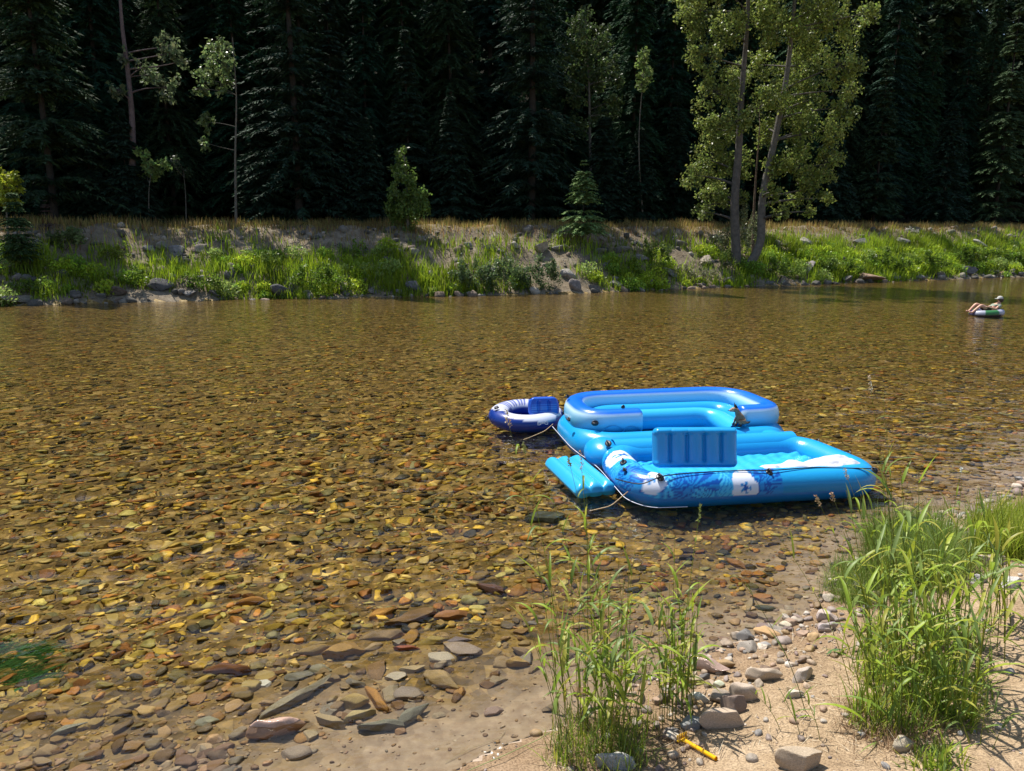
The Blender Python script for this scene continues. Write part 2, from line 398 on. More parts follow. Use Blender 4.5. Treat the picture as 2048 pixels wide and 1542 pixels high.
# the 300 largest in view become single objects, parts of the river bed
p_, s_, r_, c_ = near_f
score = s_[:, 0] / p_[:, 1]; order = np.argsort(-score)
big, mid_, rest = order[:240], order[240:1100], order[1100:]
S2_me = [build_mesh('stone', v, f, None, M['stone_obj'], smooth=True) for v, f in S2]
for i in big:
    o = link('stone', S2_me[int(rng.integers(0, len(S2_me)))], river_bed if near_d(p_[i, 0], p_[i, 1]) > 0 else beach)
    mt = Matrix(r_[i].tolist()).to_4x4() @ Matrix.Diagonal((*s_[i], 1)); mt.translation = Vector(p_[i]); o.matrix_local = mt
    o.color = (*c_[i], 1)
sub = lambda a, k: tuple(q[k] for q in a)
parts = [scatter(S2, *sub(near_f, mid_)), scatter(S1, *sub(near_f, rest))]
parts.append(scatter(S0, *field(9000, 7.0, 10.0, .018, .085, S0, pw=.9)))
parts.append(scatter(S0, *field(15000, 9.6, 15, .02, .085, S0, pw=.9)))
parts.append(scatter(S0, *field(8000, 2.5, 7, .006, .016, S0)))
parts.append(scatter(S0, *field(20000, 14.5, 26, .03, .10, S0, pw=.9)))
v, f, c = join_fields(parts)
o = obj_np('stones', v, f, c, M['stone'], river_bed, smooth=True); o['kind'] = 'stuff'
# pebbles on the dry shore
n = 16000; yy = 1.5 + 6 * rng.random(n); xx = (rng.random(n) * 2 - 1) * (yy * .74 + .5); d = near_d(xx, yy)
kp = (d < .05) & (rng.random(n) < np.clip(.1 + .9 * np.exp(d * 2.0) * (xx > .6), 0, 1)); xx, yy = xx[kp], yy[kp]; n = len(xx); s = .004 + .034 * rng.random(n) ** 5
v, f, c = scatter(S1, np.stack([xx, yy, height(xx, yy) + s * .2], 1), np.stack([s, s * .75, s * .5], 1), rotm(rng.random(n) * 6.28, rng.normal(0, .2, n), rng.normal(0, .2, n)), PAL_DRY[rng.integers(0, len(PAL_DRY), n)] * (.45 + .5 * rng.random((n, 1))))
o = obj_np('pebbles', v, f, c, M['stone'], beach, smooth=True); o['kind'] = 'stuff'

TAN, GOLD, OR, RUST, MAUVE, GREY, OLIVE, CREAM, BRN, DARK = (.38, .3, .2), (.42, .28, .11), (.46, .25, .07), (.3, .11, .06), (.36, .27, .24), (.27, .27, .25), (.27, .23, .11), (.56, .5, .4), (.22, .14, .07), (.09, .08, .06)
STONES = [  # px, py, length px, width px, turn in picture (deg, + = right end up), colour, thickness factor, label
 (759, 1242, 52, 32, 30, OR, .5, 'orange speckled oval stone under water, behind the long dark stone'),
 (825, 1251, 90, 36, 18, BRN, .45, 'long dark brown stone under water between two orange ones'),
 (907, 1243, 80, 36, 5, (.36, .18, .08), .45, 'broad reddish brown stone under water with a dark lower edge'),
 (687, 1320, 80, 42, 12, (.4, .25, .08), .7, 'thick golden brown block with a shaded front at the edge of the stone pile'),
 (764, 1284, 84, 36, 4, (.28, .2, .11), .45, 'flat dull brown slab behind the golden block'),
 (818, 1288, 32, 38, 0, (.42, .24, .06), .8, 'small squarish orange stone standing upright in the pile'),
 (866, 1298, 62, 32, 5, (.42, .32, .09), .6, 'yellow ochre stone beside the small upright orange one'),
 (919, 1291, 52, 24, 0, (.25, .21, .22), .4, 'flat purplish grey stone behind the pale angular stones'),
 (884, 1330, 56, 36, -8, CREAM, .5, 'pale tan angular stone with a sharp right corner'),
 (828, 1343, 58, 24, 10, (.48, .38, .22), .4, 'thin pale tan stone leaning on the angular one'),
 (755, 1351, 34, 58, 0, (.28, .18, .09), .5, 'upright brown rectangular stone in the middle of the pile'),
 (881, 1376, 84, 46, -28, (.46, .34, .17), .75, 'big golden tan block casting a shadow over the silt'),
 (643, 1352, 50, 38, -5, (.27, .25, .17), .5, 'rounded grey olive stone left of the pile'),
 (600, 1360, 56, 32, 5, (.26, .25, .2), .4, 'flat grey stone beside the rounded olive one'),
 (617, 1316, 76, 26, 12, (.33, .23, .09), .4, 'long narrow brown stone at the far left of the pile'),
 (793, 1362, 40, 28, 15, CREAM, .6, 'small pale rounded stone below the upright brown one'),
 (825, 1396, 66, 46, 20, (.33, .28, .24), .45, 'mauve grey rounded stone left of the big golden block'),
 (781, 1390, 40, 48, 0, (.36, .3, .2), .5, 'tan stone wedged between mauve and orange stones'),
 (757, 1414, 78, 32, -38, (.5, .27, .08), .7, 'long orange stone slanting down to a pink tip'),
 (705, 1418, 64, 40, -4, (.45, .34, .15), .75, 'squarish tan block left of the slanting orange stone'),
 (664, 1424, 46, 34, 0, (.3, .27, .22), .5, 'dull grey stone tucked against the squarish tan block'),
 (720, 1443, 66, 26, 16, (.5, .42, .22), .7, 'slim yellowish stone leaning below the squarish tan block'),
 (661, 1459, 66, 34, -12, (.45, .36, .22), .7, 'oval tan stone with a deep blue shadow beneath'),
 (623, 1478, 36, 34, 0, (.46, .38, .25), .6, 'small knobbly tan stone near the pinkish slab'),
 (770, 1466, 105, 40, 8, (.25, .25, .2), .6, 'smooth grey green slab, left half of the bent pair'),
 (818, 1447, 85, 34, 32, (.26, .26, .21), .6, 'smooth grey green slab rising to the right of the bent pair'),
 (597, 1412, 130, 44, 38, (.31, .28, .2), .4, 'long grey slab lying diagonally in the shallows'),
 (553, 1478, 112, 44, 8, (.46, .3, .22), .45, 'wide pinkish orange slab breaking the surface'),
 (588, 1514, 74, 44, 0, (.36, .3, .25), .45, 'pale grey stone below the pinkish slab'),
 (925, 1317, 80, 42, -5, (.38, .31, .26), .4, 'broad flat mauve stone right of the angular pale one'),
 (989, 1427, 38, 24, 25, MAUVE, .5, 'small mauve rectangular stone alone in the wet silt'),
 (813, 1311, 54, 15, 0, (.38, .13, .07), .5, 'thin brick red stone at the top of the pile'),
 (460, 1362, 100, 34, -2, (.2, .09, .04), .6, 'dark red block under water left of the pile'),
 (498, 1225, 62, 24, 3, (.38, .19, .05), .6, 'orange brown block with a black shadow in deeper water'),
 (416, 1453, 50, 32, 0, (.38, .38, .28), .5, 'pale green grey angular stone alone in the left shallows'),
 (145, 1472, 66, 22, 25, (.33, .33, .26), .5, 'slim pale stone with a white stripe at far left shallows'),
 (529, 1378, 30, 24, 0, (.75, .75, .68), .5, 'small bright white stone in the shallows'),
 (1095, 1050, 78, 42, 8, (.07, .08, .06), .5, 'large dark grey slab under water off the left grass stems'),
 (985, 1195, 62, 34, -5, (.15, .08, .06), .7, 'dark maroon boulder under water with a grey crown'),
 (1035, 1192, 36, 28, 0, (.35, .18, .05), .7, 'orange brown stone next to the maroon boulder'),
 (1418, 1340, 78, 42, -18, (.36, .25, .2), .55, 'smooth wet mauve stone with a bright glint at the water edge'),
 (1526, 1358, 72, 32, -4, (.5, .4, .3), .6, 'elongated tan stone with a pointed left end on wet sand'),
 (1480, 1394, 64, 34, -8, (.5, .4, .31), .8, 'tan block behind the brown standing disc'),
 (1468, 1420, 54, 34, 4, (.26, .19, .15), .9, 'dark brown disc standing on edge against the tan block'),
 (1452, 1450, 112, 32, 6, (.52, .4, .29), .5, 'long tan slab lying on the sand below the brown disc'),
 (1397, 1402, 46, 26, -5, (.62, .58, .47), .6, 'cream white rounded stone near the reeds'),
 (1385, 1450, 50, 36, 0, (.27, .27, .26), .6, 'speckled grey stone at the foot of the grass'),
 (1435, 1374, 28, 20, -10, (.45, .46, .33), .7, 'small pale green oval stone below the wet mauve one'),
 (1603, 1357, 54, 26, 14, (.48, .4, .33), .6, 'pinkish banded stone right of the elongated tan one'),
 (1590, 1393, 38, 17, 0, (.6, .53, .43), .6, 'small cream block alone on the dry sand'),
 (1384, 1368, 48, 28, -12, (.33, .26, .15), .5, 'olive tan stone half buried beside the wet mauve one'),
 (1602, 1532, 108, 60, 0, (.42, .33, .23), .6, 'big rounded boulder cut off by the bottom of the view'),
 (1236, 1536, 92, 40, 0, (.44, .42, .38), .6, 'striped grey boulder at the foot of the left grass'),
 (1803, 1498, 54, 36, 0, (.46, .39, .28), .8, 'boxy sandstone lump at the foot of the large grass'),
 (1655, 1240, 42, 28, 0, (.55, .44, .38), .7, 'pink stone at the water edge left of the large grass'),
 (1655, 1260, 46, 18, 8, (.5, .42, .42), .6, 'flat lilac stone in front of the pink one'),
 (1525, 1223, 50, 20, -6, (.13, .14, .12), .5, 'dark green grey oval stone in the clear shallows'),
 (1524, 1203, 42, 22, 0, (.4, .2, .08), .5, 'rectangular orange brown stone behind the dark oval one'),
 (1500, 1215, 46, 18, 50, (.42, .33, .2), .5, 'tan stick like stone pointing at the dark oval one'),
 (1470, 1135, 36, 24, -30, (.35, .17, .05), .7, 'rusty stone in the clear shallows under the blue reflection'),
 (1537, 1268, 48, 26, -20, (.48, .3, .14), .4, 'orange tan flat stone in the last hand of water'),
 (1567, 1255, 30, 20, -10, (.58, .5, .36), .6, 'cream oval stone in the last hand of water'),
 (1955, 1165, 36, 24, 0, (.48, .44, .4), .7, 'grey white cobble behind the large grass on the right'),
 (2020, 1172, 50, 30, 10, (.52, .49, .45), .6, 'pale grey cobble at the right edge behind the reeds'),
 (1990, 1130, 60, 24, 0, (.5, .4, .33), .5, 'broad pink tan rock below the right hand lime grass'),
]
S3_me = [build_mesh('stone', v, f, None, M['stone_obj'], smooth=True) for v, f in S3]
for i, (px, py, lp, wp, tn, colr, th, lab) in enumerate(STONES):
    g = G(px, py); sc = g.y / F_PX / math.cos(PITCH) * 1.02
    a = lp * sc / 2 * 1.1; ang = math.radians(tn)
    # screen vertical foreshortening: sin(depression)
    dep = math.atan2(CAM_H - g.z, g.y); hgt = a * .8 * th
    wid = max(wp * sc / 2 - hgt * math.cos(dep) * .6, wp * sc * .25) / math.sin(dep)
    dirx = math.cos(ang); diry = math.sin(ang) / math.sin(dep); ln = math.hypot(dirx, diry)
    a2 = a * (ln if abs(tn) < 60 else 1); a2 = min(a2, a * 1.7); wid = min(wid, a2 * .95, wid / max(1, ln * .8))
    if wp > lp: a2, wid = a, min(wp * sc / 2 / math.sin(dep) * .9, a * 2.2)
    me = S3_me[i % len(S3_me)]
    if 'wet mauve' in lab or 'breaking the surface' in lab:
        me = me.copy(); me.materials.clear(); me.materials.append(M['stone_wet'])
    o = link('stone', me); tag(o, lab, 'stone', 'large stones along the near shore')
    o.scale = (a2, wid, hgt); o.rotation_euler = (random.gauss(0, .06), random.gauss(0, .06), math.atan2(diry, dirx))
    D_ = max(0, -g.z - hgt * .8)
    if D_ > 0:                                   # seen through the surface: a sunk stone appears farther off than it lies
        tr_ = math.asin(min(.999, math.cos(dep) / 1.333)); sh = (1 / math.tan(dep) - math.tan(tr_)) * D_; hd = Vector((g.x, g.y, 0)).normalized()
        g = Vector((g.x - hd.x * sh, g.y - hd.y * sh, 0)); g.z = H1(g.x, g.y)
    o.location = (g.x, g.y, g.z + hgt * .5); o.color = (*colr, 1)
    if near_d(g.x, g.y) > .12 and o.location.z + hgt > -.02 and 'breaking' not in lab and 'wet mauve' not in lab: o.location.z = -.02 - hgt * 1.05
    if 'breaking' in lab: o.scale.z = (.035 - g.z) / 1.5; o.location.z = g.z + o.scale.z * .5
    if 'standing on edge' in lab:
        o.scale = (a, a * .35, a * .62); o.rotation_euler = (-.5, 0, .1); o.location.z = g.z + a * .45

# loose blocks filling the pile, parts of the bed
for k in range(60):
    px, py = 590 + 500 * rng.random(), 1265 + 190 * rng.random() ** 1.2
    if (px - 590) / 500 + (py - 1265) / 190 > 1.45 + .2 * rng.random(): px -= 180
    g = G(px, py); s_ = .035 + .05 * rng.random() ** 1.5; o = link('stone', S3_me[int(rng.integers(0, 14))], river_bed)
    o.scale = (s_, s_ * (.45 + .4 * rng.random()), s_ * (.3 + .35 * rng.random())); o.rotation_euler = (rng.normal(0, .2), rng.normal(0, .2), rng.normal(.2, .9))
    o.location = (g.x, g.y - .06, min(H1(g.x, g.y - .06) + o.scale.z * .5, -.02 - o.scale.z)); c = ((.4, .27, .11), (.34, .25, .14), (.28, .2, .12), (.38, .31, .22), (.3, .27, .22), (.44, .3, .12), (.2, .12, .06))[k % 7]; o.color = (*c, 1)
# ------------------------------------------------------------------ tubes, sweeps
def tube(pts, rad, seg=8, closed=False):
    pts = np.array([tuple(p) for p in pts], float); n = len(pts)
    rad = np.full(n, rad, float) if np.isscalar(rad) else np.asarray(rad, float)
    tg = np.roll(pts, -1, 0) - np.roll(pts, 1, 0) if closed else np.gradient(pts, axis=0)
    tg /= np.linalg.norm(tg, axis=1)[:, None] + 1e-12
    up = np.array([0, 0, 1.0]) if abs(tg[:, 2]).mean() < .8 else np.array([0, 1.0, 0])
    s = np.cross(tg, up); s /= np.linalg.norm(s, axis=1)[:, None] + 1e-12; w = np.cross(s, tg)
    a = np.linspace(0, 2 * math.pi, seg, endpoint=False)
    V = pts[:, None] + rad[:, None, None] * (np.cos(a)[None, :, None] * s[:, None] + np.sin(a)[None, :, None] * w[:, None])
    I = np.arange(n * seg).reshape(n, seg); J = np.roll(I, -1, 1)
    if closed: I2, J2 = np.roll(I, -1, 0), np.roll(J, -1, 0); Fq = np.stack([I, J, J2, I2], -1).reshape(-1, 4)
    else: Fq = np.stack([I[:-1], J[:-1], J[1:], I[1:]], -1).reshape(-1, 4)
    return V.reshape(-1, 3), Fq, np.tile(a, n), np.repeat(np.arange(n), seg)
def joinq(parts):
    V, Fc, off = [], [], 0
    for v, f in parts:
        V.append(np.asarray(v)); Fc.append(np.asarray(f) + off); off += len(v)
    return np.concatenate(V), np.concatenate(Fc)
def fillet(pts, r, seg=8, closed=False):
    pts = [Vector(p) for p in pts]; out = []; n = len(pts)
    for i, p in enumerate(pts):
        if not closed and i in (0, n - 1): out.append(p); continue
        a, b = pts[i - 1], pts[(i + 1) % n]; da, db = (a - p), (b - p)
        rr = min(r, da.length * .49, db.length * .49); A = p + da.normalized() * rr; B = p + db.normalized() * rr
        for k in range(seg + 1):
            t = k / seg; out.append(A * (1 - t) ** 2 + p * 2 * t * (1 - t) + B * t * t)
    return out
def resample(pts, step, closed=False):
    pts = [Vector(p) for p in pts]
    if closed: pts = pts + [pts[0]]
    P_ = np.array([tuple(p) for p in pts]); d = np.linalg.norm(np.diff(P_, axis=0), axis=1); s = np.concatenate([[0], np.cumsum(d)])
    n = max(3, int(s[-1] / step)); q = np.linspace(0, s[-1], n + 1)
    out = np.stack([np.interp(q, s, P_[:, k]) for k in range(3)], 1)
    return out[:-1] if closed else out

# ------------------------------------------------------------------ the big raft
RA = math.radians(9.3); RU = np.array([math.cos(RA), math.sin(RA), 0]); RV = np.array([-math.sin(RA), math.cos(RA), 0]); RO = np.array([1.14, 6.54, 0])
raft = thing('inflatable_raft', 'large light blue inflatable island raft with bench, high backrest wall and hibiscus print', 'raft', tuple(RO), rotz=RA)
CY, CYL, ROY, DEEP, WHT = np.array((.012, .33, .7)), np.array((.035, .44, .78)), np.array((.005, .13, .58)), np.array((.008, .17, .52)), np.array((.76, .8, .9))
def rpart(name, V, Fq, col, smooth=True, mat=None, parent=None):
    return obj_np(name, V, Fq, np.broadcast_to(col, (len(V), 3)) if col is not None else None, mat or M['vinyl'], parent or raft, smooth, local=True)
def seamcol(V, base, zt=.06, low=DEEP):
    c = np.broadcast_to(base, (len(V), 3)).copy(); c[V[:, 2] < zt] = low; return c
# lounge tube (closed loop) with printed flowers on its left and front
def print_cols(V):
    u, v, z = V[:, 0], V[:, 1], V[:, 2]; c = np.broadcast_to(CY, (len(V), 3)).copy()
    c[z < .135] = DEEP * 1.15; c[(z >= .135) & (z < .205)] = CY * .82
    # unrolled coordinate: s along the left side then along the front, h across the tube
    onleft = (u < .42) & (v > .36 - .0 * u) & (v < 1.02); onfront = (v < .4) & (u < 1.52)
    mask = (onleft | onfront) & (z > .135)
    s = np.where(onfront & (u > v), u, -v)                        # negative = left side
    h = np.where(onfront & (u > v), np.where(v < .17, z - .32, (v - .17)), np.where(u < .17, z - .32, (u - .17)))
    dark = np.array((.005, .09, .42)); mid = np.array((.015, .27, .68)); lite = np.array((.06, .5, .84))
    p = np.broadcast_to(mid, (len(V), 3)).copy()
    for (a, b, R, k, ph, cc) in ((.55, -.12, .42, 26, .0, dark), (1.02, .06, .30, 30, .6, lite), (1.3, -.1, .26, 34, 0, dark), (.3, .05, .3, 22, .2, lite), (-.35, -.05, .3, 24, 0, dark), (-.62, .06, .26, 28, .4, lite), (-.95, .02, .22, 26, 0, dark), (.0, -.05, .28, 20, .9, dark), (.82, -.26, .25, 30, 0, lite)):
        r = np.hypot(s - a, h - b); an = np.arctan2(h - b, s - a); w = (np.sin(an * k + ph + r * 9) > -.15) & (r < R * (.75 + .25 * np.sin(an * 3 + ph))) & (r > .03)
        p[w] = cc
    for (a, b, R, ph) in ((.20, -.02, .15, .3), (1.13, -.12, .14, .1), (-.86, .02, .16, .8)):
        r = np.hypot(s - a, h - b); an = np.arctan2(h - b, s - a) + ph; lim = R * (.80 + .20 * np.abs(np.cos(an * 2.5)) ** .6)
        p[r < lim] = WHT
        p[(r < R * .40) & (np.cos(an * 5) > .1) & (r > R * .1)] = mid; p[r < R * .17] = dark
    c[mask] = p[mask]
    return c
loop = resample(fillet([(.17, .17, .15), (2.56, .13, .15), (2.44, 1.27, .15), (.17, 1.27, .15)], .32, 10, True), .015, True)
V, Fq, an, ii = tube(loop, .17, 72, True)
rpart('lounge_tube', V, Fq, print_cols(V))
# cross tube on top of the joint
V, Fq, an, ii = tube(resample([(.2, 1.3, .19), (2.36, 1.3, .19)], .05), .165, 32); rpart('cross_tube', V, Fq, CY)
# back base tube with wider left bulge
loop = resample(fillet([(.05, 1.62, .15), (2.38, 1.62, .15), (2.42, 2.86, .15), (.04, 2.86, .15)], .38, 10, True), .05, True)
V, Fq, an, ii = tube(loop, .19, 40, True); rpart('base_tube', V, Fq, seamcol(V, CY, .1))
# round bulge at the left between both sections
v, f = ICO[3]; w = v * np.array([.22, .3, .17]) + np.array([.13, 1.42, .17]); rpart('side_chamber', w, f, CY)
v, f = ICO[3]; w = v * np.array([.2, .28, .16]) + np.array([2.2, 1.45, .17]); rpart('side_chamber', w, f, CY)
# white welt along the lower seam
V, Fq, _, _ = tube(resample(fillet([(.55, -.0, .04), (.17, -.0, .05), (-.006, .17, .08), (-.012, 1.2, .10), (-.15, 1.75, .13), (-.16, 2.8, .13)], .25, 8), .04), .0038, 6); rpart('seam_welt', V, Fq, WHT)
# lounge floor: wrinkled sheet
gx, gy = np.meshgrid(np.linspace(.2, 2.5, 150), np.linspace(.2, 1.25, 80)); q = (gx - 1.2)
def fold(x, y, a, fr, ph, amp): return amp * np.sin((x * math.cos(a) + y * math.sin(a)) * fr + ph + 2 * vnoise(x * 3, y * 3, 3))
gz = .17 + .02 * vnoise(gx * 3, gy * 3, 5) + np.clip(gx - 1.2, 0, 1) * (fold(gx, gy, 2.2, 34, 0, .012) + fold(gx, gy, 1.9, 60, 1, .006)) + .004 * np.sin(gx * 45)
fc = np.broadcast_to(CYL, (gx.size, 3)).copy(); X1, Y1 = gx.ravel(), gy.ravel()
pl = (X1 < .75) & (np.sin((Y1 - .5 * (X1)) * 70) > .1) & (np.sin(X1 * 40 + Y1 * 30) > -.3) & ((Y1 < .55) | (Y1 > .95)); fc[pl] = ROY
pl = (X1 > 1.1) & (X1 < 1.8) & (Y1 < .52) & (np.sin((Y1 * .8 + X1) * 55) > 0); fc[pl] = ROY
I2 = np.arange(gx.size).reshape(gx.shape)
rpart('lounge_floor', np.stack([gx, gy, gz], -1).reshape(-1, 3), np.stack([I2[:-1, :-1], I2[:-1, 1:], I2[1:, 1:], I2[1:, :-1]], -1).reshape(-1, 4), fc)
# foot well floor
V = np.array([[.15, 1.65, .08], [2.3, 1.65, .08], [2.3, 2.8, .08], [.15, 2.8, .08]]); rpart('well_floor', V, [[0, 1, 2, 3]], CY * .9, False)
# bench: two nested U tubes
for k, (a, r, z) in enumerate(((.27, .15, .27), (.5, .13, .27))):
    V, Fq, _, _ = tube(resample(fillet([(a + .06, 1.72, z - .02), (a + .06, 2.94 - a, z), (2.4 - a, 2.94 - a, z), (2.4 - a, 1.72, z - .02)], .3, 10), .04), r, 28); rpart('bench_tube', V, Fq, CYL if k else CY)
# backrest wall: swept D profile
path = resample(fillet([(.72, 1.88, 0), (.06, 1.86, 0), (.05, 2.88, 0), (2.38, 2.92, 0), (2.42, 1.84, 0), (1.94, 1.82, 0)], .5, 14), .025)
prof = [(-.115, .285), (-.13, .34), (-.135, .40), (-.13, .46), (-.115, .505), (-.09, .535), (-.05, .555), (0, .562), (.05, .555), (.09, .535), (.115, .505), (.13, .46), (.135, .40), (.13, .34), (.115, .285), (.06, .27), (-.06, .27)]
n = len(path); tg = np.gradient(path, axis=0); tg /= np.linalg.norm(tg, axis=1)[:, None]; nr = np.stack([-tg[:, 1], tg[:, 0], 0 * tg[:, 0]], 1)
dist = np.concatenate([[0], np.cumsum(np.linalg.norm(np.diff(path, axis=0), axis=1))]); tot = dist[-1]; endf = np.sqrt(np.clip(1 - (1 - np.clip(np.minimum(dist, tot - dist) / .05, 0, 1)) ** 2, 0.0, 1))
pr = np.array(prof); V = np.zeros((n, len(pr), 3)); hs = 1 + .03 * np.clip((path[:, 1] - 2.2), 0, 1)
for i in range(n):
    k = .55 + .45 * endf[i]; V[i] = path[i] + nr[i] * (pr[:, 0] * k)[:, None]; V[i, :, 2] = .40 + (pr[:, 1] - .40) * hs[i] * (.82 + .18 * endf[i])
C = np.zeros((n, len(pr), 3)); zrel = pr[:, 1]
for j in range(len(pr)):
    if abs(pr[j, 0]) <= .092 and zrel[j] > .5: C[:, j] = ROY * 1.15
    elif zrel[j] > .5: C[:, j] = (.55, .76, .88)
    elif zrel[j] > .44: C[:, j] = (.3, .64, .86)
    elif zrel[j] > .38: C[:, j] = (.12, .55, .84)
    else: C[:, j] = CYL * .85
# finer profile so that the colour edge at the crown is crisp
I2 = np.arange(n * len(pr)).reshape(n, len(pr)); J2 = np.roll(I2, -1, 1)
Fq = np.stack([I2[:-1], J2[:-1], J2[1:], I2[1:]], -1).reshape(-1, 4)
wall = obj_np('backrest_wall', V.reshape(-1, 3), [Fq, I2[0][None, ::-1], I2[-1][None, :]], C.reshape(-1, 3), M['vinyl'], raft, True, local=True)
# ribbed pads
def pad(w, h, ribs, t0=.035, t1=.035, nu=90, nv=36, soft=False, er=.045):
    u = np.linspace(0, 1, nu); v = np.linspace(0, 1, nv); U_, V_ = np.meshgrid(u, v)
    edge = np.minimum(np.minimum(U_, 1 - U_) * w, np.minimum(V_, 1 - V_) * h)
    e = np.clip(edge / er, 0, 1); e = np.sqrt(1 - (1 - e) ** 2)
    rr = .5 - .5 * np.cos(U_ * ribs * 2 * math.pi); inner = np.clip((np.minimum(V_, 1 - V_) * h - .05) / .03, 0, 1)
    rr = 1 - (1 - np.clip(rr * 2.6, 0, 1) ** .7) * inner
    if soft: rr = 1 - (1 - np.abs(np.sin(U_ * ribs * math.pi)) ** soft) * np.clip(inner + (.75 if soft > .5 else .15), 0, 1)
    T = e * (t0 * .45 + t1 * rr)
    cr = 1 - .03 * np.exp(-(np.minimum(U_, 1 - U_) / .05) ** 2) * 1
    rc_ = .07; dv = np.clip(np.minimum(V_, 1 - V_) * h, 0, rc_); we = w / 2 - rc_ + np.sqrt(rc_ ** 2 - (rc_ - dv) ** 2); x = (U_ - .5) * 2 * we; y = V_ * h
    A = np.stack([x, -T, y], -1).reshape(-1, 3); B = np.stack([x, T, y], -1).reshape(-1, 3)
    I2 = np.arange(nu * nv).reshape(nv, nu); q = np.stack([I2[:-1, :-1], I2[:-1, 1:], I2[1:, 1:], I2[1:, :-1]], -1).reshape(-1, 4)
    return np.concatenate([A, B]), np.concatenate([q, q[:, ::-1] + nu * nv])
V, Fq = pad(.86, .41, 5, .03, .075, 130, 44, .45)
o = rpart('seat_backrest', V, Fq, np.array((.012, .3, .66))); o.location = (.78, .40, .29); o.rotation_euler = (math.radians(-13), 0, -RA * .9)
V, Fq = pad(.46, 1.02, 3, .10, .045, 90, 60, .7, .11)
o = rpart('boarding_pad', V, Fq, CYL * .92); o.location = (-.2, .5, .05); o.rotation_euler = (math.radians(-89), math.radians(0), math.radians(7))
# black handles
def handle(x, y, z, nrm, sz=.05, rz=0):
    b, f = ICO[2]; V = b * np.array([sz, sz * .75, .012]); t, fq, _, _ = tube([(-sz * .7, 0, .005), (-sz * .5, 0, sz * .55), (0, 0, sz * .75), (sz * .5, 0, sz * .55), (sz * .7, 0, .005)], .009, 8)
    me = build_mesh('handle', np.concatenate([V, t]), [f, fq + len(V)], None, M['black'], True)
    o = link('handle', me, raft); o.location = (x, y, z); q = Vector(nrm).to_track_quat('Z', 'X'); o.rotation_mode = 'QUATERNION'; o.rotation_quaternion = q @ Vector((0, 0, 1)).rotation_difference(Vector((0, 0, 1))) if not rz else q @ __import__('mathutils').Quaternion((0, 0, 1), rz)
for a in ((.30, .10, .315, (-.1, -.5, 1), .05, .3), (1.42, .09, .31, (0, -.5, 1), .045, 0), (2.53, .05, .28, (.3, -.6, 1), .04, 0), (.1, .62, .315, (-.3, 0, 1), .05, 1.2), (.12, 1.22, .34, (-.5, -.5, 1), .05, .8), (2.62, .62, .28, (.7, 0, 1), .045, 1.57), (2.55, 1.1, .28, (.6, 0, 1), .045, 1.57),
          (.12, 1.765, .43, (0, -1, .1), .045, 1.5), (-.135, 2.0, .43, (-1, -.2, .1), .035, 1.5), (2.385, 2.15, .42, (1, 0, .1), .045, 1.5), (.05, .42, .30, (-.5, 0, 1), .03, 1.5), (-.03, 2.55, .575, (0, 0, 1), .03, 0), (.5, 1.9, .575, (0, 0, 1), .03, .5)):
    handle(*a)
# black grab line along the front
pts = [(-.03, .45, .2), (.04, .2, .24), (.12, .08, .26), (.3, .085, .335), (.6, .12, .335), (1.0, .14, .33), (1.42, .08, .33), (1.9, .12, .325), (2.53, .05, .3), (2.68, .2, .24)]
V, Fq, _, _ = tube(resample(fillet(pts, .1, 4), .03), .006, 6); rpart('grab_line', V, Fq, None, mat=M['black'])
# towel on the raft
gx, gy = np.meshgrid(np.linspace(-.5, .5, 110), np.linspace(-.15, .15, 40))
edge = .012 * np.sin(gx * 23) + .02 * vnoise(gx * 9, gy * 0 + 1, 2)
T = np.sqrt(np.clip(1 - (gy / .15) ** 2, 0, 1)) * (.045 + .024 * vnoise(gx * 6, gy * 12, 7) + .016 * vnoise(gx * 16, gy * 20, 8)) * np.clip((.5 - np.abs(gx)) / .06, .12, 1) ** .5
wd = 1 + .25 * vnoise(gx * 4, gx * 0, 12)
A = np.stack([gx, gy * wd + edge, T], -1).reshape(-1, 3); I2 = np.arange(gx.size).reshape(gx.shape)
towel = obj_np('towel', A, np.stack([I2[:-1, :-1], I2[:-1, 1:], I2[1:, 1:], I2[1:, :-1]], -1).reshape(-1, 4), None, M['cloth'], None, True)
tp = PZ(1620, 932, .29); towel.location = tp; towel.rotation_euler = (0, math.radians(-2), RA + .06); tag(towel, 'crumpled white towel lying along the right front side of the blue raft', 'towel')
# mooring ropes
def rope(pts, r, lab):
    V, Fq, _, _ = tube(resample(fillet(pts, .05, 4), .02), r, 6); o = obj_np('rope', V, Fq, None, M['rope'], None, True); tag(o, lab, 'rope')
rope([PZ(1256, 983, .16), PZ(1250, 988, .13), PZ(1222, 1012, .02), PZ(1180, 1022, .005), PZ(1150, 1030, -.05)], .005, 'straw coloured mooring rope leading from the flowered corner of the raft into the water')
rope([PZ(1106, 848, .14), PZ(1090, 862, .06), PZ(1062, 874, .02), PZ(1040, 882, -.02)], .005, 'straw coloured rope hanging between the small navy float and the raft')

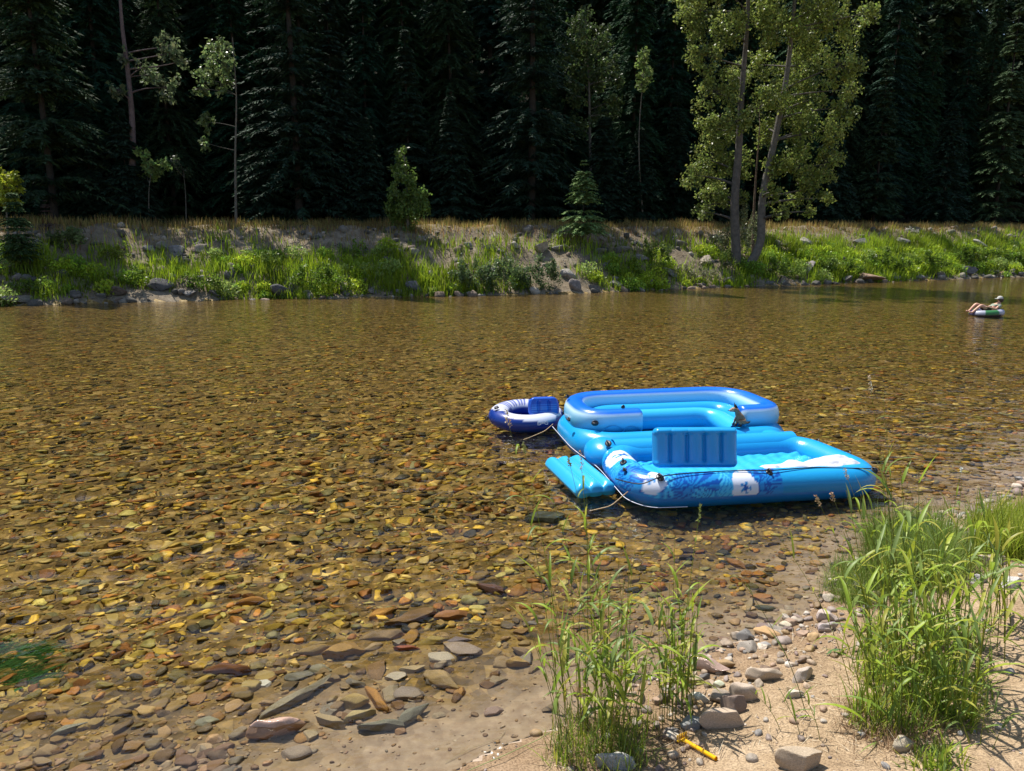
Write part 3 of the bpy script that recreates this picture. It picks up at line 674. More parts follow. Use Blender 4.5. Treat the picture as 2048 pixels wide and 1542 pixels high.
# ------------------------------------------------------------------ small float
fl = thing('ring_float', 'small navy and white float with striped rim and ribbed blue backrest beside the big raft', 'float', (.2, 9.95, 0)); fl.scale = (1.03, 1.03, .85)
n, sg = 96, 28; a = np.linspace(0, 2 * math.pi, n, endpoint=False)
ringp = np.stack([.37 * np.cos(a), .36 * np.sin(a),   .13 + 0 * a + .03 * np.sin(a)], 1); V, Fq, ang, ii = tube(ringp, .145 + .012 * np.sin(a * 9) * 0, sg, True)
NAVY = np.array((.006, .035, .24)); LAV = np.array((.62, .64, .74)); up = V[:, 2] - .15; th = a[ii]; rad = np.hypot(V[:, 0] / .37, V[:, 1] / .36)
c = np.where((up > .06 + .05 * np.sin(th * 2 + .6) * (rad > 1))[:, None], LAV, NAVY)
st = (up > .08) & (np.sin(th * 40) > .1) & (th > .5) & (th < 2.7); c = np.where(st[:, None], NAVY * 1.5, c)
obj_np('ring_tube', V, Fq, c, M['vinyl'], fl, True, local=True)
V = np.stack([.3 * np.cos(a), .3 * np.sin(a), 0 * a + .06], 1); obj_np('float_floor', V, [np.arange(n)[None, :]], np.broadcast_to(NAVY * 1.5, (n, 3)), M['vinyl'], fl, False, local=True)
V, Fq = pad(.42, .30, 3, .05, .03, 60, 30); cc = np.broadcast_to(np.array((.012, .09, .5)), (len(V), 3)).copy()
rr = V[:, 2] / .27; V[:, 0] *= 1 - .25 * np.clip(rr - .5, 0, 1) ** 2 * 2
stp = (np.sin(V[:, 2] * 190) > .2) & (V[:, 2] > .04) & (V[:, 2] < .2) & (np.abs(V[:, 0]) < .17); cc[stp] = (.05, .22, .66); 
o = obj_np('float_backrest', V, Fq, cc, M['vinyl'], fl, True, local=True); o.location = (.23, -.2, .19); o.rotation_euler = (math.radians(-12), 0, .12)
V, Fq, _, _ = tube(np.array([(-.2, 0, .0), (-.1, -.06, -.004), (.1, -.06, -.004), (.2, 0, 0)]), .008, 6); o = obj_np('welt', V, Fq, np.broadcast_to(LAV, (len(V), 3)), M['vinyl'], fl, True, local=True); o.location = (.23, -.25, .205)
V, Fq, _, _ = tube(np.stack([.484 * np.cos(a), .474 * np.sin(a), .04 + 0 * a], 1), .006, 6, True); obj_np('welt', V, Fq, np.broadcast_to(LAV, (len(V), 3)), M['vinyl'], fl, True, local=True)
for x, y, z, nrm in ((-.40, -.12, .29, (-.3, -.2, 1)), (.5, -.08, .2, (1, -.5, .3)), (.43, .2, .3, (.2, 0, 1)), (-.52, -.1, .12, (-1, -.3, 0))):
    b, f = ICO[1]; t, fq, _, _ = tube([(-.03, 0, 0), (-.02, 0, .03), (.02, 0, .03), (.03, 0, 0)], .008, 6)
    o = link('handle', build_mesh('handle', np.concatenate([b * np.array([.04, .03, .01]), t]), [f, fq + len(b)], None, M['black'], True), fl); o.location = (x, y, z); o.rotation_euler = Vector(nrm).to_track_quat('Z', 'X').to_euler()
fc = bpy.data.curves.new('side_lettering', 'FONT'); fc.body = 'D\u2022G'; fc.size = .085; fc.extrude = .001; fc.materials.append(pmat('white_print', (.7, .7, .75), .5, var=0))
dg = bpy.context.evaluated_depsgraph_get(); tmp = bpy.data.objects.new('tmp', fc); COL.objects.link(tmp); dg.update(); tm = bpy.data.meshes.new_from_object(tmp.evaluated_get(dg)); bpy.data.objects.remove(tmp)
if not tm.materials: tm.materials.append(fc.materials[0])
o = link('side_lettering', tm, fl); o.location = (.13, -.523, .13); o.rotation_euler = (math.radians(90), 0, .28)

# ------------------------------------------------------------------ skin-modifier creatures
def skin_obj(name, verts, rad, edges, mat, parent=None, sub=2, col=None):
    me = bpy.data.meshes.new(name); me.from_pydata([tuple(v) for v in verts], edges, []); o = bpy.data.objects.new(name, me); COL.objects.link(o)
    o.modifiers.new('s', 'SKIN'); sl = me.skin_vertices[0].data if me.skin_vertices else None
    if sl is None:
        me.attributes  # pragma
    for i, r in enumerate(rad): sl[i].radius = (r, r) if np.isscalar(r) else r
    sl[0].use_root = True
    m = o.modifiers.new('d', 'SUBSURF'); m.levels = sub; m.render_levels = sub
    dgr = bpy.context.evaluated_depsgraph_get(); dgr.update(); nm = bpy.data.meshes.new_from_object(o.evaluated_get(dgr)); bpy.data.objects.remove(o)
    nm.materials.clear(); nm.materials.append(mat); nm.polygons.foreach_set('use_smooth', np.ones(len(nm.polygons), bool))
    if col is not None:
        co = np.zeros(len(nm.vertices) * 3, np.float32); nm.vertices.foreach_get('co', co); cc = np.ones((len(nm.vertices), 4), np.float32); cc[:, :3] = col(co.reshape(-1, 3))
        at = nm.color_attributes.new('Col', 'FLOAT_COLOR', 'POINT'); at.data.foreach_set('color', cc.ravel())
    return link(name, nm, parent)
# dog: small brown terrier sitting in the corner of the bench, facing left
dp = PZ(1474, 850, .36); dog = thing('dog', 'small brown dog with dark upright ears sitting in the raft behind the right armrest', 'dog', dp, rotz=0)
DB, DT, DK = np.array((.24, .15, .09)), np.array((.5, .34, .22)), np.array((.03, .022, .018))
def dogcol(v):
    n = vnoise(v[:, 0] * 30, v[:, 2] * 30, 3)[:, None]; c = DB + .03 * n; c = np.where(((v[:, 0] < -.03) & (v[:, 2] < .13))[:, None], DT, c)
    c = np.where(((v[:, 0] < -.055) & (v[:, 2] > .13))[:, None], DT * .8, c); return np.where(((v[:, 2] < .03))[:, None], DK * 1.5, c)
dv = [(.06, 0, .05), (.03, 0, .10), (0, 0, .145), (-.012, 0, .18), (-.045, 0, .195), (-.085, -.004, .182), (-.108, -.006, .177),
      (.0, -.035, .09), (-.02, -.04, .045), (-.03, -.04, .004), (-.052, -.042, .0), (0, .035, .09), (-.02, .04, .045), (-.03, .04, .004), (-.052, .042, 0),
      (.06, -.05, .05), (.0, -.066, .06), (.03, -.07, .008), (-.015, -.072, .002), (.06, .05, .05), (.0, .066, .06), (.03, .07, .008), (-.015, .072, .002),
      (.1, 0, .03), (.14, .02, .02), (.17, .05, .03)]
dr = [.055, .052, .036, .034, .038, .02, .014, .02, .013, .011, .010, .02, .013, .011, .010, .035, .026, .014, .011, .035, .026, .014, .011, .016, .010, .006]
de = [(0, 1), (1, 2), (2, 3), (3, 4), (4, 5), (5, 6), (1, 7), (7, 8), (8, 9), (9, 10), (1, 11), (11, 12), (12, 13), (13, 14), (0, 15), (15, 16), (16, 17), (17, 18), (0, 19), (19, 20), (20, 21), (21, 22), (0, 23), (23, 24), (24, 25)]
skin_obj('body', dv, dr, de, M['fur'], dog, 2, dogcol)
for s in (-1, 1):
    V = np.array([(-.045, s * .016, .218), (-.01, s * .04, .215), (-.03, s * .028, .212), (-.035 + (.0 if s > 0 else -.01), s * .045, .272)]); obj_np('ear', V, np.array([[0, 1, 3], [1, 2, 3], [2, 0, 3], [0, 2, 1]]), np.broadcast_to(DK, (4, 3)), M['fur'], dog, False, local=True)
    b, f = ICO[1]; obj_np('eye', b * .006 + np.array([-.072, s * .019, .203]), f, None, M['black'], dog, True, local=True)
b, f = ICO[1]; obj_np('nose', b * .008 + np.array([-.118, -.006, .181]), f, None, M['black'], dog, True, local=True)

# person in a tube
pg_ = PZ(1990, 634, 0); pt = thing('swim_tube', 'green, white and purple swim ring far out on the river under a person', 'swim ring', (pg_.x, pg_.y + .45, 0))
n = 72; a = np.linspace(0, 2 * math.pi, n, endpoint=False); V, Fq, ang, ii = tube(np.stack([.47 * np.cos(a), .38 * np.sin(a), .10 + 0 * a + .03 * np.cos(a)], 1), .14, 20, True)
th = a[ii]; c = np.where((np.sin(th * 3 + .4) > .3)[:, None], np.array((.035, .16, .05)), np.where((np.sin(th * 5 + 1) > 0)[:, None], np.array((.36, .37, .44)), np.array((.07, .07, .18)))); c = np.where((V[:, 2] < .07)[:, None], np.array((.03, .03, .05)), c)
obj_np('ring_tube', V, Fq, c, M['tube_vinyl'], pt, True, local=True)
obj_np('ring_seat', np.stack([.36 * np.cos(a), .28 * np.sin(a), .04 + 0 * a], 1), [np.arange(n)[None, :]], np.broadcast_to((.1, .1, .2), (n, 3)), M['tube_vinyl'], pt, False, local=True)
pt.scale = (.86, .86, .86)
pe = thing('person', 'person in a pale cap and olive shirt lying back in a swim ring, knees up', 'person', (pg_.x, pg_.y + .45, .06))
sv = [(.05, 0, .16), (.2, 0, .20), (.36, 0, .30), (.42, 0, .38), (.44, 0, .43), (.43, 0, .52),
      (-.02, .08, .16), (-.36, .10, .36), (-.60, .09, .08), (-.72, .09, .10),
      (-.02, -.08, .16), (-.30, -.12, .33), (-.62, -.13, .05), (-.74, -.13, .07),
      (.36, .15, .32), (.16, .24, .22), (-.06, .2, .26), (-.12, .18, .27), (.36, -.15, .32), (.16, -.25, .20), (-.05, -.18, .26), (-.12, -.16, .27),
      (-.17, .17, .27), (-.17, .195, .265), (-.17, .15, .268), (-.17, -.15, .27), (-.17, -.175, .265), (-.17, -.13, .268)]
sr = [.12, .115, .12, .07, .05, .085, .085, .06, .042, .032, .085, .06, .042, .032, .05, .036, .026, .028, .05, .036, .026, .028, .008, .008, .008, .008, .008, .008]
se = [(0, 1), (1, 2), (2, 3), (3, 4), (4, 5), (0, 6), (6, 7), (7, 8), (8, 9), (0, 10), (10, 11), (11, 12), (12, 13), (2, 14), (14, 15), (15, 16), (16, 17), (2, 18), (18, 19), (19, 20), (20, 21), (17, 22), (17, 23), (17, 24), (21, 25), (21, 26), (21, 27)]
pe.scale = (.88, .88, .88)
skin_obj('body', sv, sr, se, M['skin'], pe)
skin_obj('shirt', [sv[0], sv[1], sv[2], (.38, 0, .34), (.36, .17, .31), (.26, .22, .26), (.36, -.17, .31), (.26, -.22, .25)], [.132, .13, .135, .085, .062, .052, .062, .052], [(0, 1), (1, 2), (2, 3), (2, 4), (4, 5), (2, 6), (6, 7)], M['shirt'], pe)
skin_obj('shorts', [(.04, 0, .16), (-.03, .08, .165), (-.2, .09, .26), (-.03, -.08, .165), (-.17, -.1, .25)], [.13, .098, .08, .098, .08], [(0, 1), (1, 2), (0, 3), (3, 4)], M['hair'], pe)
b, f = ICO[3]; v = b * np.array([.105, .1, .1]) + np.array([.435, 0, .555]); v[:, 2] = np.maximum(v[:, 2], .545); o = obj_np('cap', v, f, None, M['cap'], pe, True, local=True)
v = b * np.array([.09, .07, .012]) + np.array([.33, 0, .555]); obj_np('cap_brim', v, f, None, M['cap'], o, True, local=True)
v = b * np.array([.09, .095, .10]) + np.array([.47, 0, .50]); obj_np('hair', v, f, None, M['hair'], pe, True, local=True)
for s in (-1, 1): b1, f1 = ICO[1]; obj_np('eye', b1 * .01 + np.array([.352, s * .032, .53]), f1, None, M['black'], pe, True, local=True)
obj_np('nose', ICO[1][0] * np.array([.018, .012, .02]) + np.array([.348, 0, .51]), ICO[1][1], None, M['skin'], pe, True, local=True)

# ------------------------------------------------------------------ vegetation helpers
def blades(base, head, length, width, lean, curve, col, seg=3, fold=0.0):
    """strips of seg quads, base (n,3), head azimuth (n), lean/curve angle from vertical at foot / added to tip"""
    n = len(base); rows = seg + 1; V = np.zeros((n, rows, 2, 3)); p = base.copy()
    hx, hy = np.cos(head), np.sin(head); side = np.stack([-hy, hx, 0 * hx], 1)
    for i in range(rows):
        t = i / seg; w = width * (1 - t ** 1.6) * .5 + width * .02; V[:, i, 0] = p - side * w[:, None]; V[:, i, 1] = p + side * w[:, None]
        a = lean + curve * (t + .5 / seg); st = length / seg; p = p + np.stack([hx * np.sin(a) * st, hy * np.sin(a) * st, np.cos(a) * st], 1)
    I = np.arange(n * rows * 2).reshape(n, rows, 2)
    Fq = np.stack([I[:, :-1, 0], I[:, :-1, 1], I[:, 1:, 1], I[:, 1:, 0]], -1).reshape(-1, 4)
    return V.reshape(-1, 3), Fq, np.repeat(col, rows * 2, 0)
def leafquads(pos, size, col, r, droop=.3, elong=1.5):
    n = len(pos); d = r.normal(size=(n, 3)); d[:, 2] -= droop; d /= np.linalg.norm(d, axis=1)[:, None]
    e = r.normal(size=(n, 3)); s = np.cross(d, e); s /= np.linalg.norm(s, axis=1)[:, None]
    L_ = (size * elong)[:, None]; W = size[:, None]
    V = np.stack([pos, pos + d * L_ * .45 + s * W * .5, pos + d * L_, pos + d * L_ * .45 - s * W * .5], 1)
    I = np.arange(n * 4).reshape(n, 4); return V.reshape(-1, 3), I, np.repeat(col, 4, 0)
def cloud(c, r3, n, r, fill=.5):
    d = r.normal(size=(n, 3)); d /= np.linalg.norm(d, axis=1)[:, None]; k = r.random(n) ** fill
    return np.array(c)[None] + d * k[:, None] * np.array(r3)[None]
def vary(base, n, r, v=.3, hue=.12):
    b = np.array(base)[None] * (1 + v * (r.random((n, 1)) * 2 - 1)); b = b * (1 + hue * (r.random((n, 3)) * 2 - 1)); return np.clip(b, .002, 1)

# conifer: trunk and crown of needle sprays
def conifer(Hh, W, whorls, nb, tw, r, base=.08, droop=.35, tl=.45, tw_w=.09, up=0.0, col=(.02, .045, .022), pw=.85, irregular=.35):
    B, D, Ln, Wd = [], [], [], []
    hs = base + (1 - base) * np.sort(r.random(whorls)) ** .95
    for h in hs:
        nbr = max(3, int(nb * (.7 + .6 * r.random()))); a0 = r.random() * 6.28
        for k in range(nbr):
            az = a0 + k * 6.283 / nbr + r.normal(0, .25); R_ = W * ((1 - h) ** pw + .03) * (1 - irregular + 2 * irregular * r.random() * .8)
            d = np.array([math.cos(az), math.sin(az), 0]); m = max(3, int(tw * (.35 + R_ / W)))
            t = (np.arange(m) + .5) / m
            pz = h * Hh + R_ * (up * t - droop * t ** 1.7 + .1 * np.sin(t * 3)); pts = d[None] * (t * R_)[:, None]; pts[:, 2] = pz
            sd = np.array([-d[1], d[0], 0])
            for s in (-1, 1, 0):
                dirs = d[None] * (.75 + .1 * r.random((m, 1))) + s * sd[None] * (.7 + .3 * r.random((m, 1))) + np.array([0, 0, 1])[None] * (-.35 - .35 * r.random((m, 1)) + up * .8)
                dirs += r.normal(0, .15, (m, 3)); dirs /= np.linalg.norm(dirs, axis=1)[:, None]
                B.append(pts); D.append(dirs); Ln.append(tl * (1.15 - .6 * t) * (.6 + .6 * r.random(m)) * (.45 + .55 * R_ / W)); Wd.append(np.full(m, tw_w) * (.6 + .8 * r.random(m)))
    B, D, Ln, Wd = np.concatenate(B), np.concatenate(D), np.concatenate(Ln), np.concatenate(Wd)
    s = np.cross(D, np.array([0, 0, 1.0])[None] + r.normal(0, .4, D.shape)); s /= np.linalg.norm(s, axis=1)[:, None] + 1e-9
    V = np.stack([B, B + D * (Ln * .4)[:, None] + s * (Wd * .5)[:, None], B + D * Ln[:, None], B + D * (Ln * .4)[:, None] - s * (Wd * .5)[:, None]], 1)
    C = vary(col, len(B), r, .45, .12); C = np.repeat(C, 4, 0)
    return V.reshape(-1, 3), np.arange(len(B) * 4).reshape(-1, 4), C
def trunk_mesh(Hh, r0, r=None, seg=8, col=(.07, .055, .045)):
    pts = [(0.04 * math.sin(t * 5) * Hh * .05, 0, -.3 + t * (Hh + .3) * .97) for t in np.linspace(0, 1, 8)]
    V, Fq, _, _ = tube(pts, [r0 * (1 - .93 * t) for t in np.linspace(0, 1, 8)], seg); return V, Fq, np.broadcast_to(np.array(col), (len(V), 3))
rc = np.random.default_rng(77)
VAR = []
for k in range(6):
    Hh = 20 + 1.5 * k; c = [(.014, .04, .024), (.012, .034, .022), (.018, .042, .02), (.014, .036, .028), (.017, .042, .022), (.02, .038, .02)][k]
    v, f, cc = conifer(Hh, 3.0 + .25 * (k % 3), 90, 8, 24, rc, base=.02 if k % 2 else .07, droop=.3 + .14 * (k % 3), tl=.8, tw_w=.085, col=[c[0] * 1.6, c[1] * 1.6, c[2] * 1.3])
    t, tf, tc_ = trunk_mesh(Hh, .2, col=(.035, .03, .026))
    VAR.append((Hh, build_mesh('crown', v, f, cc, M['needle']), build_mesh('trunk', t, tf, tc_, M['bark'], True), (v, f, cc)))
MARKS = [(120, 'the yellow green maple'), (230, 'the leafy bank bush'), (330, 'the bent bare trunk'), (450, 'the thin saplings'), (560, 'the slim leaning tree'), (700, 'the dark rock pair by the water'), (780, 'the single pale stone'), (880, 'the columnar young tree'),
         (975, 'the left willow bush'), (1100, 'the right willow bush'), (1230, 'the tiered young fir'), (1340, 'the narrow yellow green shrub'), (1430, 'the left cottonwood'), (1560, 'the cottonwood trunks'), (1670, 'the sloping grey slab'), (1780, 'the rust coloured rock'), (1870, 'the flowering weed'), (1980, 'the dark wedge rock'), (9999, 'the far right end of the bank')]
def mark(px): return next(m for k, m in MARKS if px < k)
def settle(objs, make):
    """labels for look-alikes: kind and nearest landmark, then order from the left among equals"""
    by = {}
    for o, px, w in objs: by.setdefault(make(w, mark(px)), []).append((px, o))
    for lab, l in by.items():
        l.sort(key=lambda q: q[0]); nm = {2: ('left of two', 'right of two'), 3: ('left of three', 'middle of three', 'right of three')}.get(len(l))
        for i, (px, o) in enumerate(l): o['label'] = lab if len(l) == 1 else lab + ', ' + (nm[i] if nm else ('leftmost', 'second from left', 'third from left', 'fourth from left', 'fifth from left', 'sixth from left')[min(i, 5)])
def place_tree(k, x, y, s, rz, label, group, sx=1.0, name='conifer'):
    t = thing(name, label, 'tree', (x, y, H1(x, y) - .1), group); t.rotation_euler = (random.gauss(0, .012), random.gauss(0, .012), rz); t.scale = (s * sx, s * sx, s)
    link('trunk', VAR[k][2], t); link('crown', VAR[k][1], t); return t
def far_y(x, b): return float(yf(x)) + b / .92
rf = np.random.default_rng(5); wallt = []
DARKL = 'dark shaded conifer standing in the unbroken forest wall behind the river bank'
cnt = 0
for row, (b, sp, hs) in enumerate(((13.5, 3.1, .74), (17.0, 3.4, .86))):
    x = -27.0 - 2 * row
    while x < 45:
        xx = x + rf.normal(0, .6); bb = b + rf.normal(0, .8) + (1.5 if xx > 8 else 0); yy = far_y(xx, bb)
        if abs(xx) < yy * .72 + 2.5:
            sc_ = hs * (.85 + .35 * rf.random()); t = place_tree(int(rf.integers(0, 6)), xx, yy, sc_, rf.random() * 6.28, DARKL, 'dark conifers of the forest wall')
            wallt.append((t, 1024 + F_PX * xx / yy, ('tall' if sc_ > hs * 1.03 else 'lower', 'front' if row == 0 else 'second')))
        x += sp * (.75 + .5 * rf.random())
settle(wallt, lambda w, m: f'{w[0]} dark {w[1]} row conifer behind {m}')
# the wood above and beyond, one mass
Vs, Fs, Cs, off = [], [], [], 0
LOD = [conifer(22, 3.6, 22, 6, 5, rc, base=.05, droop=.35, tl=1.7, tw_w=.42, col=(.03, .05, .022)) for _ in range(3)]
for b in (21, 25.5, 31, 38, 47, 58):
    x = -60.0
    while x < 85:
        xx = x + rf.normal(0, .8); bb = b + rf.normal(0, 1); yy = far_y(xx, bb); v, f, c = LOD[int(rf.integers(0, 3))]; s = .85 + .35 * rf.random(); a = rf.random() * 6.28
        w = v.copy() * s; w[:, 0], w[:, 1] = w[:, 0] * math.cos(a) - w[:, 1] * math.sin(a), w[:, 0] * math.sin(a) + w[:, 1] * math.cos(a)
        Vs.append(w + np.array([xx, yy, H1(xx, yy)])); Fs.append(f + off); Cs.append(c); off += len(v); x += 4.6 * (.8 + .4 * rf.random())
# the same wood either side of the view
for b in (14, 18):
    for x0, x1 in ((-60, -30), (48, 85)):
        x = x0
        while x < x1:
            yy = far_y(x, b); v, f, c = LOD[int(rf.integers(0, 3))]; Vs.append(v + np.array([x, yy, H1(x, yy)])); Fs.append(f + off); Cs.append(c); off += len(v); x += 4
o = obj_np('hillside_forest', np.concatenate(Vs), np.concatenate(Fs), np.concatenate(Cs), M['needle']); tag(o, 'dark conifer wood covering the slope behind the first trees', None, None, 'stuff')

# ------------------------------------------------------------------ single trees built from picture landmarks
def limb(a, b, r0, r1, bend, r, seg=6, n=7):
    a, b = Vector(a), Vector(b); m = (a + b) / 2 + Vector((r.normal(0, bend), r.normal(0, bend), abs(r.normal(0, bend)) * .6)) * (b - a).length
    pts = [a * (1 - t) ** 2 + m * 2 * t * (1 - t) + b * t * t for t in np.linspace(0, 1, n)]
    return tube(pts, list(np.linspace(r0, r1, n)), seg)[:2]
def leafy(name, label, cat, base, trunks, clusters, nleaf, lsize, lcol, r, bark=(.16, .14, .12), group=None, droop=.5, sprays=18, twig=.012, depth=1.0):
    """trunks: list of (points, r0, r1); clusters: (centre, (rx,ry,rz))"""
    t = thing(name, label, cat, base, group); bp = []; nodes = []
    for pts, r0, r1 in trunks:
        q = resample(fillet(pts, 2.5, 5), .35 if len(pts) > 1 else .1); V, Fq, _, _ = tube(q, list(np.linspace(r0, r1, len(q))), 10); tr = V, Fq
        tc_ = np.broadcast_to(np.array(bark), (len(V), 3)); obj_np('trunk', V, Fq, tc_, M['bark'], t, True)
        nodes.append((q, r0, r1))
    Vs, Fs, Cs, off = [], [], [], 0
    for c, rr in clusters:
        c = np.array(c); best = None
        for q, r0, r1 in nodes:
            dlt = np.linalg.norm(q - c, axis=1) + np.where(q[:, 2] > c[2] - rr[2] * .3, 3, 0); k = int(np.argmin(dlt))
            if best is None or dlt[k] < best[0]: best = (dlt[k], q[k], r0 + (r1 - r0) * k / len(q))
        bp.append(limb(best[1], c, max(best[2] * .4, twig), twig, .12, r))
        vol = max(rr[0] * rr[2], .02); m = max(40, int(nleaf * vol))
        for s in range(sprays):
            sc = cloud(c, rr, 1, r, .45)[0]; bp.append(limb(c + (sc - c) * .1, sc, twig * .8, twig * .3, .15, r, 4, 4))
            e = np.array(rr) * (.2 + .3 * r.random()); e[2] *= 1.25; k = max(6, m // sprays); pos = cloud(sc, e, k, r, .6)
            lit = .75 + .5 * r.random(); v, f, cc = leafquads(pos, lsize * (.6 + .8 * r.random(k)), vary(lcol, k, r, .35, .12) * lit, r, droop)  # lit only varies leaf tone at random from spray to spray
            Vs.append(v); Fs.append(f + off); Cs.append(cc); off += len(v)
    V, Fq = joinq(bp); obj_np('branches', V, Fq, np.broadcast_to(np.array(bark) * .8, (len(V), 3)), M['bark'], t, True)['kind'] = 'stuff'
    obj_np('crown', np.concatenate(Vs), np.concatenate(Fs), np.concatenate(Cs), M['leaf'], t)
    return t
def CL(lst, Y, k=1.0, yj=1.2, r=rc):
    out = []
    for px, py, rp in lst:
        rm = rp * Y / F_PX * k; out.append((P(px, py, Y + r.normal(0, yj)), (rm, rm * 1.0, rm)))
    return out
# cottonwoods
g = G(1470, 528); Yc = g.y; rt = np.random.default_rng(3)
tl = [(1400, 30, 48), (1372, 20, 28), (1412, 110, 42), (1430, 185, 46), (1432, 255, 46), (1420, 320, 48), (1383, 350, 28), (1420, 385, 36), (1455, 60, 40), (1470, 150, 34), (1395, -50, 60), (1470, -90, 80), (1466, 330, 38), (1410, 425, 18), (1475, 240, 36), (1445, 400, 26), (1480, 395, 20), (1400, 420, 20)]
leafy('cottonwood', 'left cottonwood with straight grey trunk and sunlit crown above the bank', 'tree', G(1468, 540), [([G(1474, 526) - Vector((0, 0, .3)), P(1468, 400, Yc), P(1478, 300, Yc), P(1483, 180, Yc), P(1495, 60, Yc), P(1500, -120, Yc)], .27, .05)], CL(tl, Yc, .9), 1400, .09, (.2, .25, .06), rt, group='cottonwoods on the far bank', bark=(.11, .1, .09))
tr_ = [(1530, 20, 40), (1560, 60, 50), (1620, 60, 52), (1690, 50, 44), (1738, 25, 22), (1590, 130, 52), (1680, 130, 44), (1640, 10, 50), (1545, 190, 44), (1620, 200, 52), (1690, 215, 34), (1600, 262, 46), (1665, 260, 34), (1535, 260, 36), (1600, 330, 42), (1650, 328, 36), (1625, 375, 32), (1655, 398, 16), (1515, 130, 36), (1560, -80, 80), (1650, -70, 80), (1700, 180, 26), (1555, 330, 30), (1590, 400, 22), (1565, 425, 18), (1545, 385, 22), (1620, 425, 16)]
leafy('cottonwood', 'right cottonwood with pale leaning trunk bending up from the waterside', 'tree', G(1500, 545), [([G(1492, 532) - Vector((0, 0, .25)), P(1523, 490, Yc - .1), P(1522, 400, Yc), P(1550, 280, Yc), P(1575, 150, Yc), P(1590, 0, Yc), P(1600, -150, Yc)], .24, .05)], CL(tr_, Yc, .88), 1400, .09, (.2, .25, .055), rt, group='cottonwoods on the far bank', bark=(.13, .12, .105))
leafy('cottonwood', 'thin dead looking stem between the two cottonwood trunks', 'tree', G(1508, 520), [([G(1505, 530) - Vector((0, 0, .2)), P(1508, 400, Yc + 1), P(1520, 250, Yc + 1)], .09, .03)], CL([(1520, 215, 24), (1530, 280, 18)], Yc + 1, .9), 600, .09, (.1, .13, .035), rt, group='cottonwoods on the far bank', bark=(.15, .11, .08))
# other deciduous trees in front of the forest
def bankpt(px, b):
    y = 34.0
    for _ in range(30): x = (px - 1024) / F_PX * y * 1.02; y = far_y(x, b)
    x = P(px, 450, y).x; return Vector((x, y, H1(x, y)))
def tree_at(px, pyb, _d, trunk_px, cl, lab, lcol, nleaf, lsize, r0=.08, name='deciduous_tree', bark=(.13, .12, .1), yj=.5, sprays=9):
    b = bankpt(px, pyb); Yt = b.y
    pts = [b - Vector((0, 0, .2))] + [P(a, c, Yt) for a, c in trunk_px]
    return leafy(name, lab, 'tree', b, [(pts, r0, r0 * .25)], CL(cl, Yt, 1, yj), nleaf, lsize, lcol, rt, bark=bark, sprays=sprays)
tree_at(472, 7, 1.5, [(470, 300), (474, 200), (465, 75)], [(430, 95, 22), (422, 120, 26), (450, 130, 22), (415, 160, 24), (440, 172, 24), (418, 245, 22), (395, 178, 14), (455, 98, 16), (412, 285, 16)], 'slim leaning tree with sunlit leaves high up and bare grey side branches', (.14, .2, .07), 650, .11, .07)
tree_at(297, 8, 1.5, [(297, 380), (304, 335)], [(300, 332, 17), (312, 345, 16), (328, 328, 10), (286, 305, 12), (298, 350, 14)], 'young tree with a small bright tuft of leaves on a thin stem', (.2, .3, .09), 1900, .10, .04)
tree_at(372, 9, 2, [(371, 380), (366, 340)], [(352, 335, 14), (372, 342, 12), (350, 320, 9)], 'thin sapling with sparse dull leaves behind the grassy bank top', (.06, .09, .04), 1100, .09, .035)
tree_at(262, 9, 6, [(266, 250), (256, 140), (242, 40), (238, -60)], [(328, 95, 24), (345, 105, 16), (300, 150, 20), (330, 175, 26), (285, 135, 16), (362, 122, 16), (235, 180, 18), (250, 112, 14)], 'tall bare bent trunk with pale leaf sprays beside it in the forest', (.13, .17, .08), 520, .13, .2, bark=(.13, .1, .1))
tree_at(815, 4.9, -1.5, [(815, 380), (808, 310)], [(803, 308, 14), (800, 335, 20), (812, 360, 26), (795, 385, 22), (830, 388, 24), (815, 415, 36), (845, 412, 18), (785, 420, 18), (820, 440, 34), (805, 455, 26), (850, 385, 10)], 'dense columnar young tree with a bright green top on the bank edge', (.12, .19, .04), 1700, .09, .07, yj=.25, sprays=14)
tree_at(1185, 11, 9, [(1180, 300), (1178, 150), (1170, 30)], [(1172, 30, 16), (1162, 55, 26), (1190, 60, 22), (1155, 85, 30), (1195, 95, 30), (1140, 120, 26), (1175, 130, 34), (1215, 130, 26), (1165, 165, 30), (1235, 160, 18), (1200, 165, 24), (1190, 225, 26), (1160, 255, 24), (1230, 200, 20), (1225, 225, 16), (1150, 190, 22)], 'broad birch like tree half lit against the dark forest', (.075, .115, .035), 800, .11, .12, yj=.8, sprays=12)
tree_at(1288, 8.5, 9, [(1275, 280), (1288, 140)], [(1285, 110, 12), (1290, 128, 16), (1285, 150, 16), (1282, 170, 12)], 'slender tree showing only a small lit crown beside the birch like one', (.18, .25, .07), 1300, .11, .06)
tree_at(12, 3.8, .8, [(14, 440), (10, 370)], [(8, 345, 14), (22, 358, 16), (8, 375, 22), (30, 370, 12), (5, 400, 22), (22, 395, 18)], 'yellow green maple at the left edge above a young fir', (.3, .34, .03), 1900, .10, .05)
